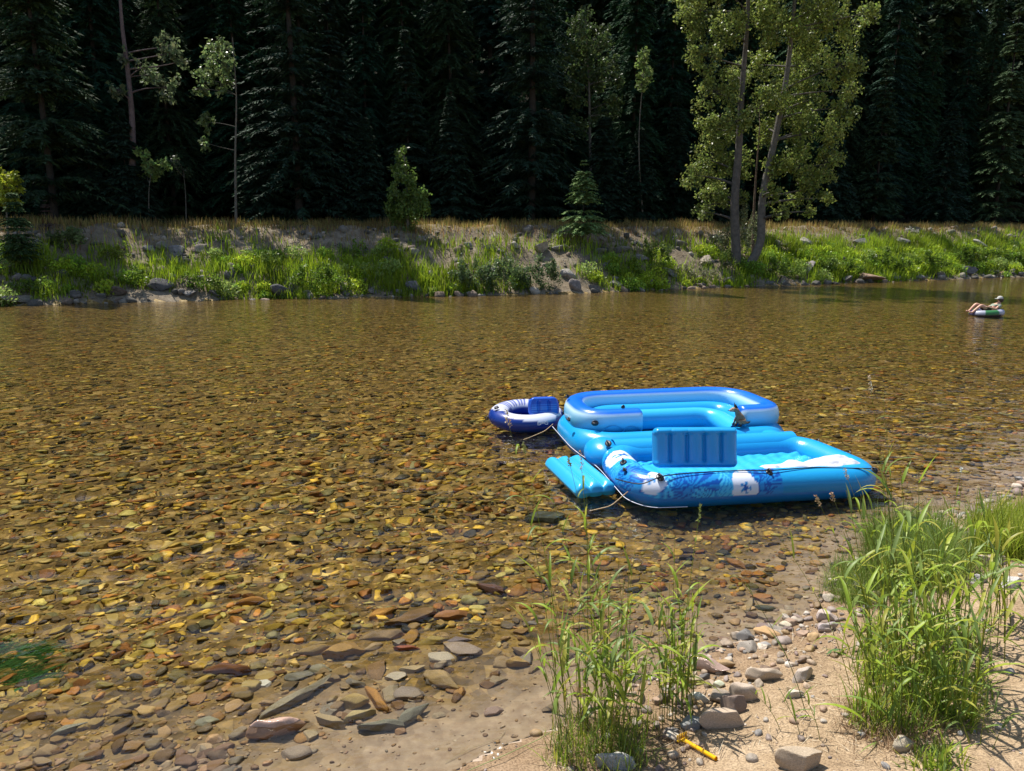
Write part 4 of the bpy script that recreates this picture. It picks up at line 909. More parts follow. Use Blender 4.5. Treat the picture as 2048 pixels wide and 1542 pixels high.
# young firs
def fir(px, pyb, pyt, Wp, dY, lab, col, tl=.3, r=rt, wh=26, nb=8, tw=9, up=.12, w=.05, base=.1):
    gg = bankpt(px, pyb); Yt = gg.y; bx = gg.x; zb = gg.z; Hh = P(px, pyt, Yt).z - zb; Wm = Wp * Yt / F_PX
    t = thing('young_fir', lab, 'tree', (bx, Yt, zb)); v, f, c = conifer(Hh, Wm, wh, nb, tw, r, base=base, droop=.22, tl=tl, tw_w=w, up=up, col=col, irregular=.2, pw=.8)
    obj_np('crown', v, f, c, M['needle'], t, local=True); a, b_, c2 = trunk_mesh(Hh, Hh * .011, col=(.03, .026, .022)); obj_np('trunk', a, b_, c2, M['bark'], t, True, local=True)
fir(1166, 3.1, 320, 60, 0, 'young fir with spreading tiers of branches on the bank edge', (.12, .19, .06), .34, wh=30, nb=8, tw=12, w=.06)
fir(32, 2.2, 372, 46, 0, 'young fir at the left edge in front of the yellow green maple', (.05, .09, .03), .3, wh=28)
fir(96, 4.8, 395, 24, 0, 'small dead reddish fir between the maple and the leafy bush', (.09, .06, .05), .16, wh=16, nb=6, tw=4, w=.02)
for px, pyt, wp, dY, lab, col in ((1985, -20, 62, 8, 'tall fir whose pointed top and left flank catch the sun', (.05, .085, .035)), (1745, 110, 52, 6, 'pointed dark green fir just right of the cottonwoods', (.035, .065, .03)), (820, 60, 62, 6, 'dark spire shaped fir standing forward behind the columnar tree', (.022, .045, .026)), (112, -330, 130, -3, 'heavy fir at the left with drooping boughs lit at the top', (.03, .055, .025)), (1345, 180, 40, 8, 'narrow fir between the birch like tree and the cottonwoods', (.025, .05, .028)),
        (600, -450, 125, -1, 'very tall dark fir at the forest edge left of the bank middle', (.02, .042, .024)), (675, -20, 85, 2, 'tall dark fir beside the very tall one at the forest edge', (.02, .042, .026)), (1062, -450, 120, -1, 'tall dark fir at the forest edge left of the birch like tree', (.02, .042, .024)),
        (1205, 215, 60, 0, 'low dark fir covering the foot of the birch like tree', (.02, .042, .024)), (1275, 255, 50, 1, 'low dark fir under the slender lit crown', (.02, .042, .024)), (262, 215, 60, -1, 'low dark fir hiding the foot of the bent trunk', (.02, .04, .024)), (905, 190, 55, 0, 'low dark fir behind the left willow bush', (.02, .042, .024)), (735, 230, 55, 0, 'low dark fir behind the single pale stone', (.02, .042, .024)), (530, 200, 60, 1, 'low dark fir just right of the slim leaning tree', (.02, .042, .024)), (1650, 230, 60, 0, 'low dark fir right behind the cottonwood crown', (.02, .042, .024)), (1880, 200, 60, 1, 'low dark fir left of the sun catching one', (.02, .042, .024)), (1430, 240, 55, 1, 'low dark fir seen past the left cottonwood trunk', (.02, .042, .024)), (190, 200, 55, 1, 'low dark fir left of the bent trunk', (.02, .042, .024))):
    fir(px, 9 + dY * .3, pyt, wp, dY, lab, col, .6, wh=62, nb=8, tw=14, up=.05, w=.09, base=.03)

# ------------------------------------------------------------------ far bank cover
rb = np.random.default_rng(21)
def bank_xy(n, e0, e1, xr=(-24, 46)):
    x = xr[0] + (xr[1] - xr[0]) * rb.random(n); b = e0 + (e1 - e0) * rb.random(n); return x, yf(x) + b / .92, b
def grass_on(name, n, e0, e1, lmin, lmax, w, cols, dens, lean=.35, curve=.8, kindl=None):
    x, y, b = bank_xy(n, e0, e1); k = rb.random(n) < dens(x, b); x, y, b = x[k], y[k], b[k]; n = len(x)
    clump = .5 + .5 * vnoise(x * 1.6, y * 1.6, 60); ln = (lmin + (lmax - lmin) * rb.random(n)) * (.55 + .75 * clump)
    ci = np.array(cols)[rb.integers(0, len(cols), n)]; ci = ci * (.7 + .6 * rb.random((n, 1))) * (.8 + .35 * vnoise(x * .8, y * .8, 66))[:, None]
    v, f, c = blades(np.stack([x, y, height(x, y) - .03], 1), rb.random(n) * 6.28, ln, np.full(n, w) * (.6 + .8 * rb.random(n)), rb.random(n) * lean, rb.random(n) * curve, ci, 2)
    o = obj_np(name, v, f, c, M['grass']); tag(o, kindl, None, None, 'stuff')
GRN = [(.3, .42, .02), (.36, .46, .03), (.22, .34, .02), (.24, .34, .03)]
def gd(x, b):
    n = .5 + .5 * fbm(x * .35, b * .5, 70, 3); right = np.clip((x - 10) / 8, 0, 1)
    base = np.interp(b, [0, .3, 1.2, 2.2, 3.0, 3.8], [.35, .95, 1, .85, .3, .05]) + right * np.interp(b, [0, 1, 3, 4], [0, .2, .4, .1])
    return np.clip(base * (n * 1.9 - .25 + right * .4), 0, 1)
grass_on('bank_grass', 95000, -.05, 4.2, .2, .75, .04, GRN, gd, kindl='bright green tall grass along the lower far bank')
DRYC = [(.46, .34, .1), (.38, .3, .08), (.28, .27, .06), (.5, .38, .15), (.32, .16, .07)]
grass_on('dry_grass', 52000, 3.4, 9.5, .15, .5, .028, DRYC, lambda x, b: np.clip(.3 + .6 * (b > 4.4) + .2 * vnoise(x * .7, b, 80), 0, 1), .25, .5, 'dry yellow and rusty grass on top of the far bank')
grass_on('weeds', 9000, 1.5, 5, .2, .5, .04, [(.12, .16, .04), (.2, .2, .08)], lambda x, b: np.clip(vnoise(x * .8, b * 1.2, 90) * 1.3, 0, 1), .6, .8, 'low weeds among the riprap')
HV, HF, HC, off = [], [], [], 0
for _ in range(300):
    x, y, b = bank_xy(1, .0, 2.7); x, y, b = x[0], y[0], b[0]
    if rb.random() > gd(np.array([x]), np.array([b]))[0] * 1.15 + .1: continue
    r0 = .22 + .4 * rb.random(); k = int(900 * r0); pos = cloud((x, y, H1(x, y) + r0 * .35), (r0, r0 * .8, r0 * .75), k, rb, .35)
    cc = vary([(.32, .44, .03), (.38, .48, .04), (.22, .36, .04), (.27, .36, .09)][int(rb.integers(0, 4))], k, rb, .35); v, f, c = leafquads(pos, .045 + .035 * rb.random(k), cc, rb, -.5, 1.9); HV.append(v); HF.append(f + off); HC.append(c); off += len(v)
o = obj_np('bank_herbs', np.concatenate(HV), np.concatenate(HF), np.concatenate(HC), M['leaf']); tag(o, 'lush leafy herbs in hummocks along the far waterside', None, None, 'stuff')
# riprap: rubble as stuff, larger blocks as things
n = 5200; x, y, b = bank_xy(n, -.25, 4.9); s = (.03 + .24 * rb.random(n) ** 4) * np.where(b < .5, 1.15, 1); k = rb.random(n) < np.where(b < .45, .6, .28 + .5 * np.clip(vnoise(x * .5, b * .7, 95), 0, 1)); x, y, s = x[k], y[k], s[k]; n = len(x)
gc = np.array([(.2, .18, .15), (.13, .115, .1), (.27, .235, .19), (.08, .075, .065), (.2, .15, .11)])[rb.integers(0, 5, n)] * (.7 + .6 * rb.random((n, 1)))
v, f, c = scatter(S1, np.stack([x, y, height(x, y) + s * .2], 1), np.stack([s, s * (.5 + .5 * rb.random(n)), s * (.3 + .4 * rb.random(n))], 1), rotm(rb.random(n) * 6.28, rb.normal(0, .4, n), rb.normal(0, .4, n)), gc)
o = obj_np('rubble', v, f, c, M['rubble'], bank); o['kind'] = 'stuff'
def slab_shape(r):
    v, f = ICO[2]; v = v.copy()
    for _ in range(11):
        d = r.normal(size=3); d /= np.linalg.norm(d); h = .3 + .45 * r.random(); k = v @ d; v = np.where((k > h)[:, None], v - (k - h)[:, None] * d[None, :], v)
    return v / np.abs(v).max(0), f
RK = [build_mesh('rock', *slab_shape(rb), None, M['rock_far']) for _ in range(10)]
ROCKS = [(318, 580, 50, 30, (.13, .13, .14), 'large dark triangular rock standing at the water edge'), (560, 584, 42, 26, (.14, .14, .16), 'dark squarish rock at the water below bright grass'), (583, 586, 24, 26, (.15, .15, .17), 'smaller dark rock touching the squarish one on its right'),
 (240, 588, 30, 20, (.2, .16, .14), 'brownish rock at the water edge near the dark triangular one'), (352, 510, 40, 20, (.3, .29, .3), 'pale slab tilted below the stony top of the left bank'), (328, 497, 26, 18, (.34, .32, .31), 'small pale rock above the tilted slab'),
 (400, 495, 34, 16, (.4, .35, .32), 'pinkish pale block in the rubble of the left bank'), (1136, 553, 30, 22, (.42, .4, .4), 'bright grey rock beside the green willow thicket'), (1152, 575, 36, 24, (.36, .32, .32), 'split pinkish rock at the water below the bright grey one'),
 (1084, 500, 30, 26, (.4, .36, .32), 'pale upright block below the dry grass on the bank'), (1030, 494, 22, 14, (.4, .37, .35), 'small pale rock left of the upright block'), (1118, 497, 34, 12, (.42, .4, .38), 'flat pale slab right of the upright block'),
 (1612, 543, 46, 30, (.36, .33, .35), 'large sloping grey slab with flat face among the green grass'), (1735, 556, 52, 14, (.34, .24, .18), 'low rust coloured flat rock at the water edge'), (1938, 548, 34, 24, (.22, .22, .24), 'dark upright wedge of rock at the right waterside'),
 (1880, 553, 18, 10, (.3, .26, .24), 'small brown rock left of the dark wedge'), (2000, 552, 28, 10, (.4, .28, .2), 'orange tan low rock at the far right waterside'), (1610, 488, 26, 18, (.4, .38, .36), 'pale block pair near the top of the right bank'),
 (1600, 505, 20, 14, (.34, .32, .3), 'grey block below the pale pair on the right bank'), (1720, 487, 30, 12, (.4, .38, .36), 'pale flat rock in the thin grass of the right bank'), (1805, 486, 34, 14, (.38, .36, .36), 'pale grey boulder near the crest of the right bank'),
 (1960, 490, 36, 14, (.38, .36, .36), 'long pale boulder at the far right crest'), (1410, 525, 36, 16, (.34, .3, .27), 'tan boulder under the cottonwoods'), (1360, 492, 24, 18, (.3, .28, .27), 'angular grey boulder left of the cottonwoods'),
 (1340, 551, 34, 16, (.25, .24, .24), 'leaning grey slab below the yellow green shrub'), (1462, 563, 26, 12, (.3, .29, .28), 'grey slab at the water below the cottonwood roots'), (1400, 572, 34, 10, (.4, .35, .32), 'low pale rock at the water left of the cottonwoods'),
 (780, 505, 14, 12, (.45, .4, .36), 'single pale stone in the shaded slope'), (832, 577, 36, 22, (.15, .15, .17), 'shaded grey rock at the water below the columnar tree'), (40, 600, 60, 16, (.38, .36, .34), 'pale low heap of stone at the far left waterside')]
ROCKS += [(int(a), int(b_), int(w), int(h), (.26, .25, .25), None) for a, b_, w, h in [(150, 590, 26, 12), (205, 592, 22, 12), (380, 590, 26, 14), (430, 588, 22, 10), (470, 590, 18, 10), (620, 588, 22, 10), (690, 586, 24, 10), (745, 585, 20, 10), (800, 584, 20, 10), (1190, 580, 26, 14), (1230, 572, 30, 14), (1262, 577, 22, 10), (1300, 570, 28, 14), (1320, 560, 22, 12), (1540, 568, 22, 10), (1570, 566, 20, 10), (1690, 560, 24, 12), (1790, 556, 26, 12), (1840, 555, 20, 10), (1980, 545, 22, 10), (1280, 520, 30, 16), (1250, 500, 30, 14), (1215, 530, 26, 14), (1200, 505, 24, 12), (460, 500, 22, 10), (500, 505, 24, 10), (530, 510, 20, 10), (300, 500, 24, 12), (940, 492, 22, 12), (980, 498, 24, 12), (1000, 505, 18, 10)]]
plain = []
for i, (px, py, w, h, c, lab) in enumerate(ROCKS):
    gg = G(px, py); s = gg.y / F_PX; o = link('rock', RK[i % 10]); k = rb.random()
    if lab is None: plain.append((o, px, 'dark' if py > 540 else 'small'))
    tag(o, lab or 'ordinary grey riprap rock lying among rubble on the far bank', 'rock', 'riprap rocks on the far bank'); o.location = gg + Vector((0, 0, h * s * .18)); o.scale = (w * s * .55, w * s * (.35 + .2 * k), h * s * .6)
    o.rotation_euler = (rb.normal(0, .2), rb.normal(0, .25), rb.normal(0, .35)); kk = .6 + .3 * rb.random(); o.color = (c[0] * kk * 1.04, c[1] * kk, c[2] * kk * .9, 1)
settle(plain, lambda w, m: f'{w} grey waterside riprap rock near {m}' if w == 'dark' else f'{w} grey riprap rock upslope near {m}')
# shrubs of the far bank
def shrub(px, py, wp, hp, lab, col, nleaf=2000, ls=.055, sp=8, group=None, name='shrub'):
    gg = G(px, py); s = gg.y / F_PX; cl = []; nC = max(2, int(wp / 26))
    for k in range(nC):
        fx = (k + .5) / nC - .5; hh = hp * (.75 + .35 * rt.random()) * (1 - .5 * abs(fx)); c = gg + Vector((fx * wp * s, rt.normal(0, .15), hh * s * .5)); cl.append((c, (wp * s / nC * .75, .35, hh * s * .5)))
    stems = [([gg + Vector((rt.normal(0, .12), 0, -.1)), cl[len(cl) // 2][0]], .02, .008)]
    leafy(name, lab, 'shrub', gg, stems, cl, nleaf, ls, col, rt, bark=(.1, .08, .06), sprays=sp, twig=.006, droop=.1, group=group)
WILL = (.12, .18, .07)
for px, w, lab in ((945, 80, 'grey green willow bush, first from the columnar tree'), (1010, 90, 'grey green willow bush in the middle of the thicket'), (1075, 90, 'grey green willow bush left of the bright grey rock')):
    shrub(px, 578, w, 68, lab, WILL, 2600, .06, 16, 'grey green willow thicket by the water')
shrub(130, 500, 70, 62, 'leafy bush with pale sunlit top at the left of the bank', (.13, .18, .06), 1900, .08, 12)
shrub(235, 520, 60, 40, 'lone yellow green shrub on the shaded left slope', (.18, .24, .03), 2000)
shrub(1312, 530, 52, 70, 'narrow yellow green shrub left of the cottonwoods', (.14, .2, .035), 1800, .06)
shrub(1290, 548, 70, 36, 'bright green low shrub under the narrow one', (.17, .25, .025), 2200)
shrub(1480, 515, 90, 95, 'pale leaved shrub behind the cottonwood trunks', (.19, .22, .11), 1700, .06, 14)
shrub(1385, 562, 110, 40, 'greyish flowering shrub spreading down to the water', (.2, .2, .12), 1800, .05, 12)
shrub(1435, 540, 60, 30, 'dull green shrub at the left cottonwood foot', (.13, .15, .06), 1500)
for px, py, w, h, lab in ((395, 585, 70, 50, 'bright green bush between the two dark waterside rocks'), (640, 585, 110, 72, 'wide bright green bush right of the dark rock pair'), (700, 520, 60, 44, 'green bush half in tree shade near the bank middle'), (270, 575, 60, 50, 'green bush left of the dark triangular rock'), (60, 590, 80, 40, 'green bush above the pale stone heap at far left'), (1560, 560, 80, 50, 'dark green bush right of the cottonwood base'), (1680, 548, 90, 46, 'mid green bush right of the sloping grey slab'), (1775, 548, 100, 50, 'bright green bush above the rust coloured rock'), (1850, 540, 90, 44, 'yellow green bush left of the dark wedge rock'), (1925, 530, 110, 40, 'bright green bush above the dark wedge rock'), (2010, 530, 90, 40, 'last green bush at the right edge of the bank')):
    shrub(px, py, w, h, lab, (.13, .21, .025), 2000, .06, 12)
shrub(1820, 466, 16, 14, 'small pale flowering weed alone on the bank crest', (.45, .45, .38), 3000, .05, 5)

# ------------------------------------------------------------------ near grasses
rg = np.random.default_rng(9)
def blade_local(curv, fold, w, seg=7):
    V = []; p = np.array([0., 0, 0]); a = .45
    for i in range(seg + 1):
        t = i / seg; ww = w * (math.sin(math.pi * min(1, .12 + t * .9)) ** .6) * (1 - t ** 3) + .001
        V += [(p[0], -ww, p[2] + ww * fold), (p[0], 0, p[2]), (p[0], ww, p[2] + ww * fold)]
        a += curv / seg; p = p + np.array([math.sin(a), 0, math.cos(a)]) / seg
    I = np.arange((seg + 1) * 3).reshape(seg + 1, 3); F_ = []
    for k in (0, 1): F_.append(np.stack([I[:-1, k], I[:-1, k + 1], I[1:, k + 1], I[1:, k]], -1))
    return np.array(V), np.concatenate(F_)
LEAF = [build_mesh('leaf', *blade_local(c, .45, w), None, M['leaf_obj'], True) for c, w in ((.4, .034), (.7, .04), (1.1, .038), (1.5, .036), (1.9, .04), (2.3, .036), (.2, .034), (1.3, .044))]
GCOL = [(.22, .32, .03), (.28, .38, .035), (.17, .26, .04), (.34, .4, .04), (.19, .27, .07), (.38, .38, .06)]
SEED = [(.42, .3, .17), (.5, .42, .27), (.3, .32, .12)]
def reed(parent, b, t, nl, ll, r0=.0022, head=None, leafobj=True, lw=1.0, lo=.2):
    b, t = Vector(b), Vector(t); m = (b * .5 + t * .5) + Vector((rg.normal(0, .02), rg.normal(0, .02), .03)); m.x = b.x * .7 + t.x * .3; m.y = b.y * .7 + t.y * .3
    pts = [b * (1 - s) ** 2 + m * 2 * s * (1 - s) + t * s * s for s in np.linspace(0, 1, 8)]
    V, Fq, _, _ = tube(pts, list(np.linspace(r0, r0 * .4, 8)), 5); me = build_mesh('stem', V - np.array(b), Fq, None, M['leaf_obj'], True)
    st = link('stem', me, parent); st.location = b - origin(parent); g_ = GCOL[int(rg.integers(0, 5))]; k = .8; st.color = (g_[0] * k + .03, g_[1] * k, g_[2] * k, 1)
    az = rg.random() * 6.28
    for i in range(nl):
        s = lo + (.97 - lo) * (i + rg.random() * .6) / nl; p = b * (1 - s) ** 2 + m * 2 * s * (1 - s) + t * s * s; az += math.pi + rg.normal(0, .7)
        l = ll * (.6 + .6 * rg.random()) * (1.05 - .35 * s); o = link('leaf', LEAF[int(rg.integers(0, 8))], st); o.location = p - b
        o.rotation_euler = (0, rg.normal(-.05, .22), az); o.scale = (l, l * lw, l); c = GCOL[int(rg.integers(0, 6))]; q = .8 + .4 * rg.random(); o.color = (c[0] * q, c[1] * q, c[2] * q, 1)
    if head is not None:
        hl, hw, hc = head; n = 60; k = rg.random(n); d = (t - pts[-2]).normalized(); pos = np.array(t)[None] + np.array(d)[None] * (k * hl - hl * .15)[:, None] + rg.normal(0, 1, (n, 3)) * (hw * (1 - k * .8))[:, None]
        v, f, c = leafquads(pos, np.full(n, .006) * (.7 + .6 * rg.random(n)), vary(hc, n, rg, .3), rg, -.8, 2.0); obj_np('seed_head', v, f, c, M['straw'], st)
def clump(name, label, cat, centre, stems, group=None):
    t = thing(name, label, cat, centre, group)
    for s in stems: reed(t, *s)
    return t
def tip(bx, px, py, dy=0.0):
    g_ = bx; return P(px, py, g_.y + dy)
def spread(x0, x1, y0, y1, n): return [(x0 + (x1 - x0) * rg.random(), y0 + (y1 - y0) * rg.random()) for _ in range(n)]
# left clump
st = []
for px, py in spread(1118, 1262, 1410, 1530, 50):
    b = G(px, py); lean = (px - 1200) * .55; hgt = rg.random(); st.append((b, tip(b, px + lean + rg.normal(0, 22), 1075 + 260 * hgt, rg.normal(.03, .12)), 4, .25, .0022, None, True, 1.25, .25))
lc = clump('reed_grass', 'broad clump of reed grass on the sand at the foot of the view, left of the yellow rake', 'grass', G(1195, 1490), st)
st = []
for bp_, tp_, hd in (((1125, 1490), (1018, 850), (.09, .006, SEED[1])), ((1140, 1500), (1050, 905), (.06, .003, SEED[2])), ((1190, 1440), (1163, 935), (.10, .007, SEED[0])), ((1205, 1450), (1096, 968), (.07, .005, SEED[1])), ((1230, 1450), (1140, 930), (.05, .003, SEED[2])), ((1175, 1460), (1173, 990), None)):
    b = G(*bp_); st.append((b, tip(b, *tp_, .15), 6, .22, .0024, hd, True, 1.0, .3))
clump('reed_grass', 'six tall thin reed stalks with seed heads rising above the left clump', 'grass', G(1170, 1470), st)
st = []
for px, py in spread(1318, 1400, 1395, 1455, 28):
    b = G(px, py); st.append((b, tip(b, px + (px - 1355) * .3 + rg.normal(0, 14), 1120 + 220 * rg.random(), rg.normal(.02, .08)), 4, .23, .0022, None, True, 1.2, .2))
b = G(1350, 1440); st.append((b, P(1397, 1040, b.y + .1), 4, .2, .0028, (.10, .003, (.25, .3, .09))))
b = G(1338, 1440); st.append((b, P(1350, 1070, b.y + .1), 6, .24))
clump('reed_grass', 'narrow clump of reed grass beside the wet mauve stone', 'grass', G(1355, 1430), st)
# large right clump
st = []
for px, py in spread(1725, 1950, 1250, 1475, 66):
    b = G(px, py); st.append((b, tip(b, px + (px - 1830) * .35 + rg.normal(0, 28), py - 170 - 190 * rg.random(), rg.normal(.02, .14)), 6, .29, .003, None, True, 1.05, .08))
for px, py, tx, ty in ((1790, 1300, 1765, 900), (1815, 1320, 1800, 930), (1840, 1300, 1770, 960), (1860, 1290, 1905, 1005), (1800, 1310, 1715, 1010), (1900, 1330, 1960, 1020)):
    b = G(px, py); st.append((b, tip(b, tx, ty, .15), 5, .33, .0034, None, True, 1.35, .35))
rcl = clump('reed_grass', 'largest clump of broad bladed grass filling the right foreground', 'grass', G(1830, 1400), st)
st = []
for bp_, tp_, hd in (((1790, 1290), (1765, 790), None), ((1780, 1280), (1742, 780), (.10, .008, (.6, .52, .38))), ((1870, 1250), (1922, 942), (.02, .003, (.8, .8, .75))), ((1745, 1330), (1640, 1010), (.07, .005, SEED[0])), ((1750, 1320), (1668, 1000), (.06, .005, SEED[0])), ((1770, 1280), (1695, 955), (.07, .006, SEED[1])), ((1700, 1370), (1555, 1070), None), ((1610, 1420), (1475, 1150), None)):
    b = G(*bp_); st.append((b, tip(b, *tp_, .1), 3, .2, .0024, hd, True, 1.0, .35))
clump('reed_grass', 'tall thin stalks with pale and brown seed heads around the largest grass clump', 'grass', G(1740, 1320), st)
# right edge reeds
st = []
for px, py in spread(1965, 2060, 1230, 1340, 16):
    b = G(px, py); st.append((b, tip(b, px + rg.normal(0, 20), py - 160 - 130 * rg.random(), rg.normal(.02, .1)), 4, .25, .003, None, True, 1.2, .15))
clump('reed_grass', 'loose reeds at the right edge over pale cobbles', 'grass', G(2005, 1300), st)
st = []
for px, py, tx, ty in ((1925, 1470, 1900, 1395), (1960, 1490, 1975, 1370), (1985, 1500, 2030, 1420), (1600, 1470, 1560, 1395), (1640, 1480, 1600, 1380), (1560, 1460, 1500, 1380)):
    b = G(px, py); st.append((b, tip(b, tx, ty, .05), 4, .16, .002))
clump('reed_grass', 'scattered single grass shoots growing from bare sand', 'grass', G(1800, 1480), st)
# fine tufts
def tuft(name, label, px0, px1, py0, py1, n, lmin, lmax, w, cols, hgt_px=None, cat='grass', lean=.35, curve=.9, seg=3, parent=None, kind=None):
    pts = [G(*q) for q in spread(px0, px1, py0, py1, min(n, 90))]; base = np.array([tuple(pts[int(rg.integers(0, len(pts)))]) for _ in range(n)]) + np.c_[rg.normal(0, .045, (n, 2)), np.zeros(n)]
    base[:, 2] = height(base[:, 0], base[:, 1]) - .01
    ci = np.array(cols)[rg.integers(0, len(cols), n)] * (.7 + .6 * rg.random((n, 1)))
    v, f, c = blades(base, rg.random(n) * 6.28, lmin + (lmax - lmin) * rg.random(n), np.full(n, w) * (.6 + .8 * rg.random(n)), np.abs(rg.normal(0, lean, n)), rg.random(n) * curve, ci, seg)
    o = obj_np(name, v, f, c, M['grass'], parent); 
    if parent is None: tag(o, label, cat)
    if kind: o['kind'] = kind
    return o
FINE = [(.17, .25, .03), (.22, .3, .05), (.12, .2, .03), (.26, .3, .08)]
tuft('grass_tuft', 'soft dense tuft of fine grass at the water edge behind the largest clump', 1745, 1900, 1085, 1180, 5200, .2, .5, .005, FINE, lean=.3, curve=1.1)
tuft('grass_tuft', 'small fine tuft between the clear shallows and the largest clump', 1665, 1745, 1140, 1215, 1500, .1, .26, .004, FINE, lean=.5, curve=1.2)
tuft('grass_tuft', 'lime yellow grass tuft at the right edge by the water', 1950, 2070, 1050, 1125, 2600, .15, .42, .007, [(.3, .36, .03), (.24, .32, .03), (.36, .38, .06)], lean=.3)
tuft('grass_tuft', 'low thin grass between the fine tuft and the right edge', 1900, 1960, 1090, 1150, 700, .08, .25, .004, FINE)
tuft('blades', None, 1720, 1950, 1260, 1475, 1500, .08, .26, .008, GCOL, lean=.45, parent=rcl, kind='stuff')
tuft('blades', None, 1110, 1290, 1440, 1540, 900, .06, .2, .005, GCOL + [(.3, .2, .1)], lean=.4, parent=lc, kind='stuff')
tuft('grass_tuft', 'short weedy grass at the bottom right below the boxy lump', 1830, 1905, 1500, 1550, 260, .04, .12, .010, GCOL, lean=.7)
tuft('dead_grass', 'withered brown grass base under the largest clump', 1690, 1890, 1400, 1520, 1400, .04, .15, .0025, [(.26, .15, .08), (.34, .24, .14), (.16, .09, .05)], lean=.9, curve=1.4, kind='stuff')
tuft('dead_grass', 'withered brown grass base under the left clump', 1120, 1400, 1440, 1540, 1200, .03, .12, .0022, [(.3, .2, .11), (.4, .3, .18), (.14, .09, .06)], lean=1.0, curve=1.3, kind='stuff')
# straw litter on the sand
n = 3200; yy = 1.8 + 2.6 * rg.random(n); xx = .2 + rg.random(n) * 2.4; kp = (near_d(xx, yy) < -.12) & (rg.random(n) < .35 + .6 * (vnoise(xx * 2.2, yy * 2.2, 44) > .05)); xx, yy = xx[kp], yy[kp]; n = len(xx)
v, f, c = blades(np.stack([xx, yy, height(xx, yy) + .006], 1), rg.random(n) * 6.28, .02 + .13 * rg.random(n) ** 2, np.full(n, .003), 1.48 + rg.normal(0, .05, n), rg.normal(0, .1, n), np.array([(.5, .4, .26), (.3, .22, .14), (.1, .07, .05), (.6, .52, .38)])[rg.integers(0, 4, n)], 2)
o = obj_np('straw_litter', v, f, c, M['straw']); tag(o, 'dry straw and twigs scattered on the sand', None, None, 'stuff')
# broad leaved plant
bp = G(1735, 1300); pl_ = thing('broad_leaf_plant', 'yellow green broad leaved plant growing through the left side of the largest grass clump', 'plant', bp)
def broadleaf(w=.42, seg=8):
    V = []; I = np.arange((seg + 1) * 3).reshape(seg + 1, 3)
    for i in range(seg + 1):
        t = i / seg; ww = w * math.sin(math.pi * t ** .75) ** .9 * .5 + .004; z = .12 * math.sin(t * 2.4); V += [(t, -ww, z + ww * .25), (t, 0, z), (t, ww, z + ww * .25)]
    return np.array(V), np.concatenate([np.stack([I[:-1, k], I[:-1, k + 1], I[1:, k + 1], I[1:, k]], -1) for k in (0, 1)])
BL = build_mesh('leaf', *broadleaf(), None, M['leaf_obj'], True)
for px, py, s, az, tilt, c in ((1745, 1222, .10, 2.6, -.9, (.3, .36, .02)), (1700, 1222, .10, 3.3, -.1, (.22, .3, .06)), (1720, 1265, .12, 3.0, -.2, (.3, .34, .03)), (1690, 1300, .13, 3.4, .2, (.12, .22, .08)), (1850, 1290, .08, .4, -.1, (.28, .32, .03)), (1680, 1360, .09, 3.3, .1, (.12, .2, .03)), (1760, 1262, .1, 1.0, -.5, (.24, .3, .03)), (1735, 1330, .11, 4.0, .1, (.14, .22, .06)), (1780, 1240, .09, 2.0, -.8, (.26, .32, .03))):
    p = P(px, py, bp.y - .02 + rg.normal(0, .05)); stv = [bp + Vector((rg.normal(0, .02), rg.normal(0, .02), 0)), (bp + p) / 2 + Vector((0, 0, .03)), p]; V, Fq, _, _ = tube(resample(stv, .02), .0025, 5)
    s_o = obj_np('stem', V, Fq, None, M['leaf_obj'], pl_, True); s_o.color = (.14, .2, .05, 1)
    o = link('leaf', BL, s_o); o.location = p - bp; o.scale = (s, s, s); o.rotation_euler = (rg.normal(0, .3), tilt, az); o.color = (*c, 1)
# green water weed under the surface
pts = [G(*q) for q in spread(-30, 90, 1345, 1420, 60)]; n = 700; base = np.array([tuple(pts[int(rg.integers(0, 60))]) for _ in range(n)]) + np.c_[rg.normal(0, .04, (n, 2)), np.zeros(n)]
v, f, c = blades(base, .5 + rg.normal(0, .3, n), .08 + .12 * rg.random(n), np.full(n, .006), 1.0 + .2 * rg.random(n), rg.random(n) * .5, vary((.05, .16, .03), n, rg, .4), 3)
o = obj_np('water_weed', v, f, c, M['grass']); tag(o, 'green trailing water weed in the left shallows', None, None, 'stuff')

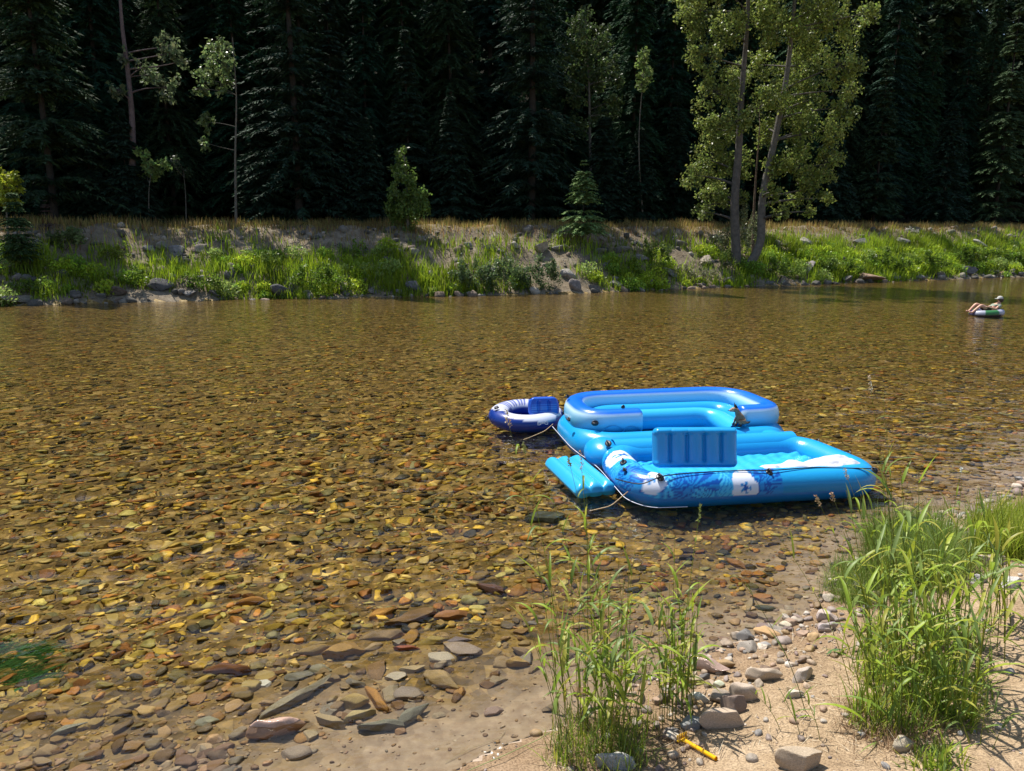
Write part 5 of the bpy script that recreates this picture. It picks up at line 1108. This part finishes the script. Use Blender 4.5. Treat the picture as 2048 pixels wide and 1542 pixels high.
# ------------------------------------------------------------------ yellow rake, dried flower
a = G(1362, 1482); b = G(1432, 1522); rk = thing('sand_rake', 'small broken yellow plastic sand rake lying on the sand', 'toy rake', a)
dx = (b - a); dxn = dx.normalized(); sd = Vector((-dxn.y, dxn.x, 0)); upv = Vector((0, 0, 1)); A0 = a + upv * .014; B0 = b + upv * .012
V, Fq, _, _ = tube(resample([A0 + dxn * .035, B0], .01), .011, 10); V2, F2, _, _ = tube(resample([A0 + dxn * .04 + sd * .004, B0 + sd * .004], .01), .006, 8); v, f = joinq([(V, Fq), (V2 + np.array(upv) * .003, F2)]); obj_np('handle', v, f, None, M['yellow'], rk, True)
def boxm(c, x, y, z, hx, hy, hz):
    c = np.array(c); x, y, z = np.array(x), np.array(y), np.array(z); V = [c + sx * hx * x + sy * hy * y + sz * hz * z for sx in (-1, 1) for sy in (-1, 1) for sz in (-1, 1)]
    return np.array(V), np.array([[0, 1, 3, 2], [4, 6, 7, 5], [0, 4, 5, 1], [2, 3, 7, 6], [0, 2, 6, 4], [1, 5, 7, 3]])
v, f = boxm(A0 + dxn * .012, dxn, sd, upv, .006, .034, .005); head_o = obj_np('rake_head', v, f, None, M['yellow'], rk)
v, f = boxm(A0 + dxn * .028, dxn, sd, upv, .012, .014, .004); obj_np('socket', v, f, None, M['yellow'], rk)
for k in range(6):
    c = A0 + sd * (-.03 + .012 * k) + dxn * .008; v, f = boxm(c + upv * .016 - dxn * .004, dxn, sd, upv, .0022, .0026, .016); obj_np('tine', v, f, None, M['yellow'], rk)
g_ = G(985, 1500); fw = thing('dried_flower', 'dried white umbel on a long pale stalk lying on wet sand', 'dried flower', g_)
V, Fq, _, _ = tube(resample([G(890, 1530, .01), G(940, 1500, .02), G(1000, 1478, .015), G(1010, 1468, .012)], .02), .0018, 5); obj_np('stalk', V, Fq, np.broadcast_to((.55, .48, .32), (len(V), 3)), M['straw'], fw, True)
V, Fq, _, _ = tube(resample([G(935, 1542, .02), G(1010, 1510, .03), G(1075, 1480, .02), G(1100, 1465, .06)], .02), .002, 5); obj_np('stalk', V, Fq, np.broadcast_to((.3, .36, .14), (len(V), 3)), M['straw'], fw, True)
for px, py in ((978, 1492), (990, 1486), (1000, 1496), (984, 1506), (996, 1509), (970, 1504), (1006, 1488), (988, 1516)):
    p = G(px, py, .015 + .01 * rg.random()); b1, f1 = ICO[1]; obj_np('petal', b1 * np.array([.0075, .006, .002]) @ np.array(rotm(rg.random(1) * 6, rg.normal(0, .5, 1), rg.normal(0, .5, 1))[0]) + np.array(p), f1, np.broadcast_to((.8, .78, .72), (len(b1), 3)), M['straw'], fw, True)

# sunlight refracted by the rippled surface reaches everything below it
for o in SC.objects:
    if o.type == 'MESH' and o is not water: o.cycles.is_caustics_receiver = True
water.cycles.is_caustics_caster = True; sun_d.cycles.is_caustics_light = True
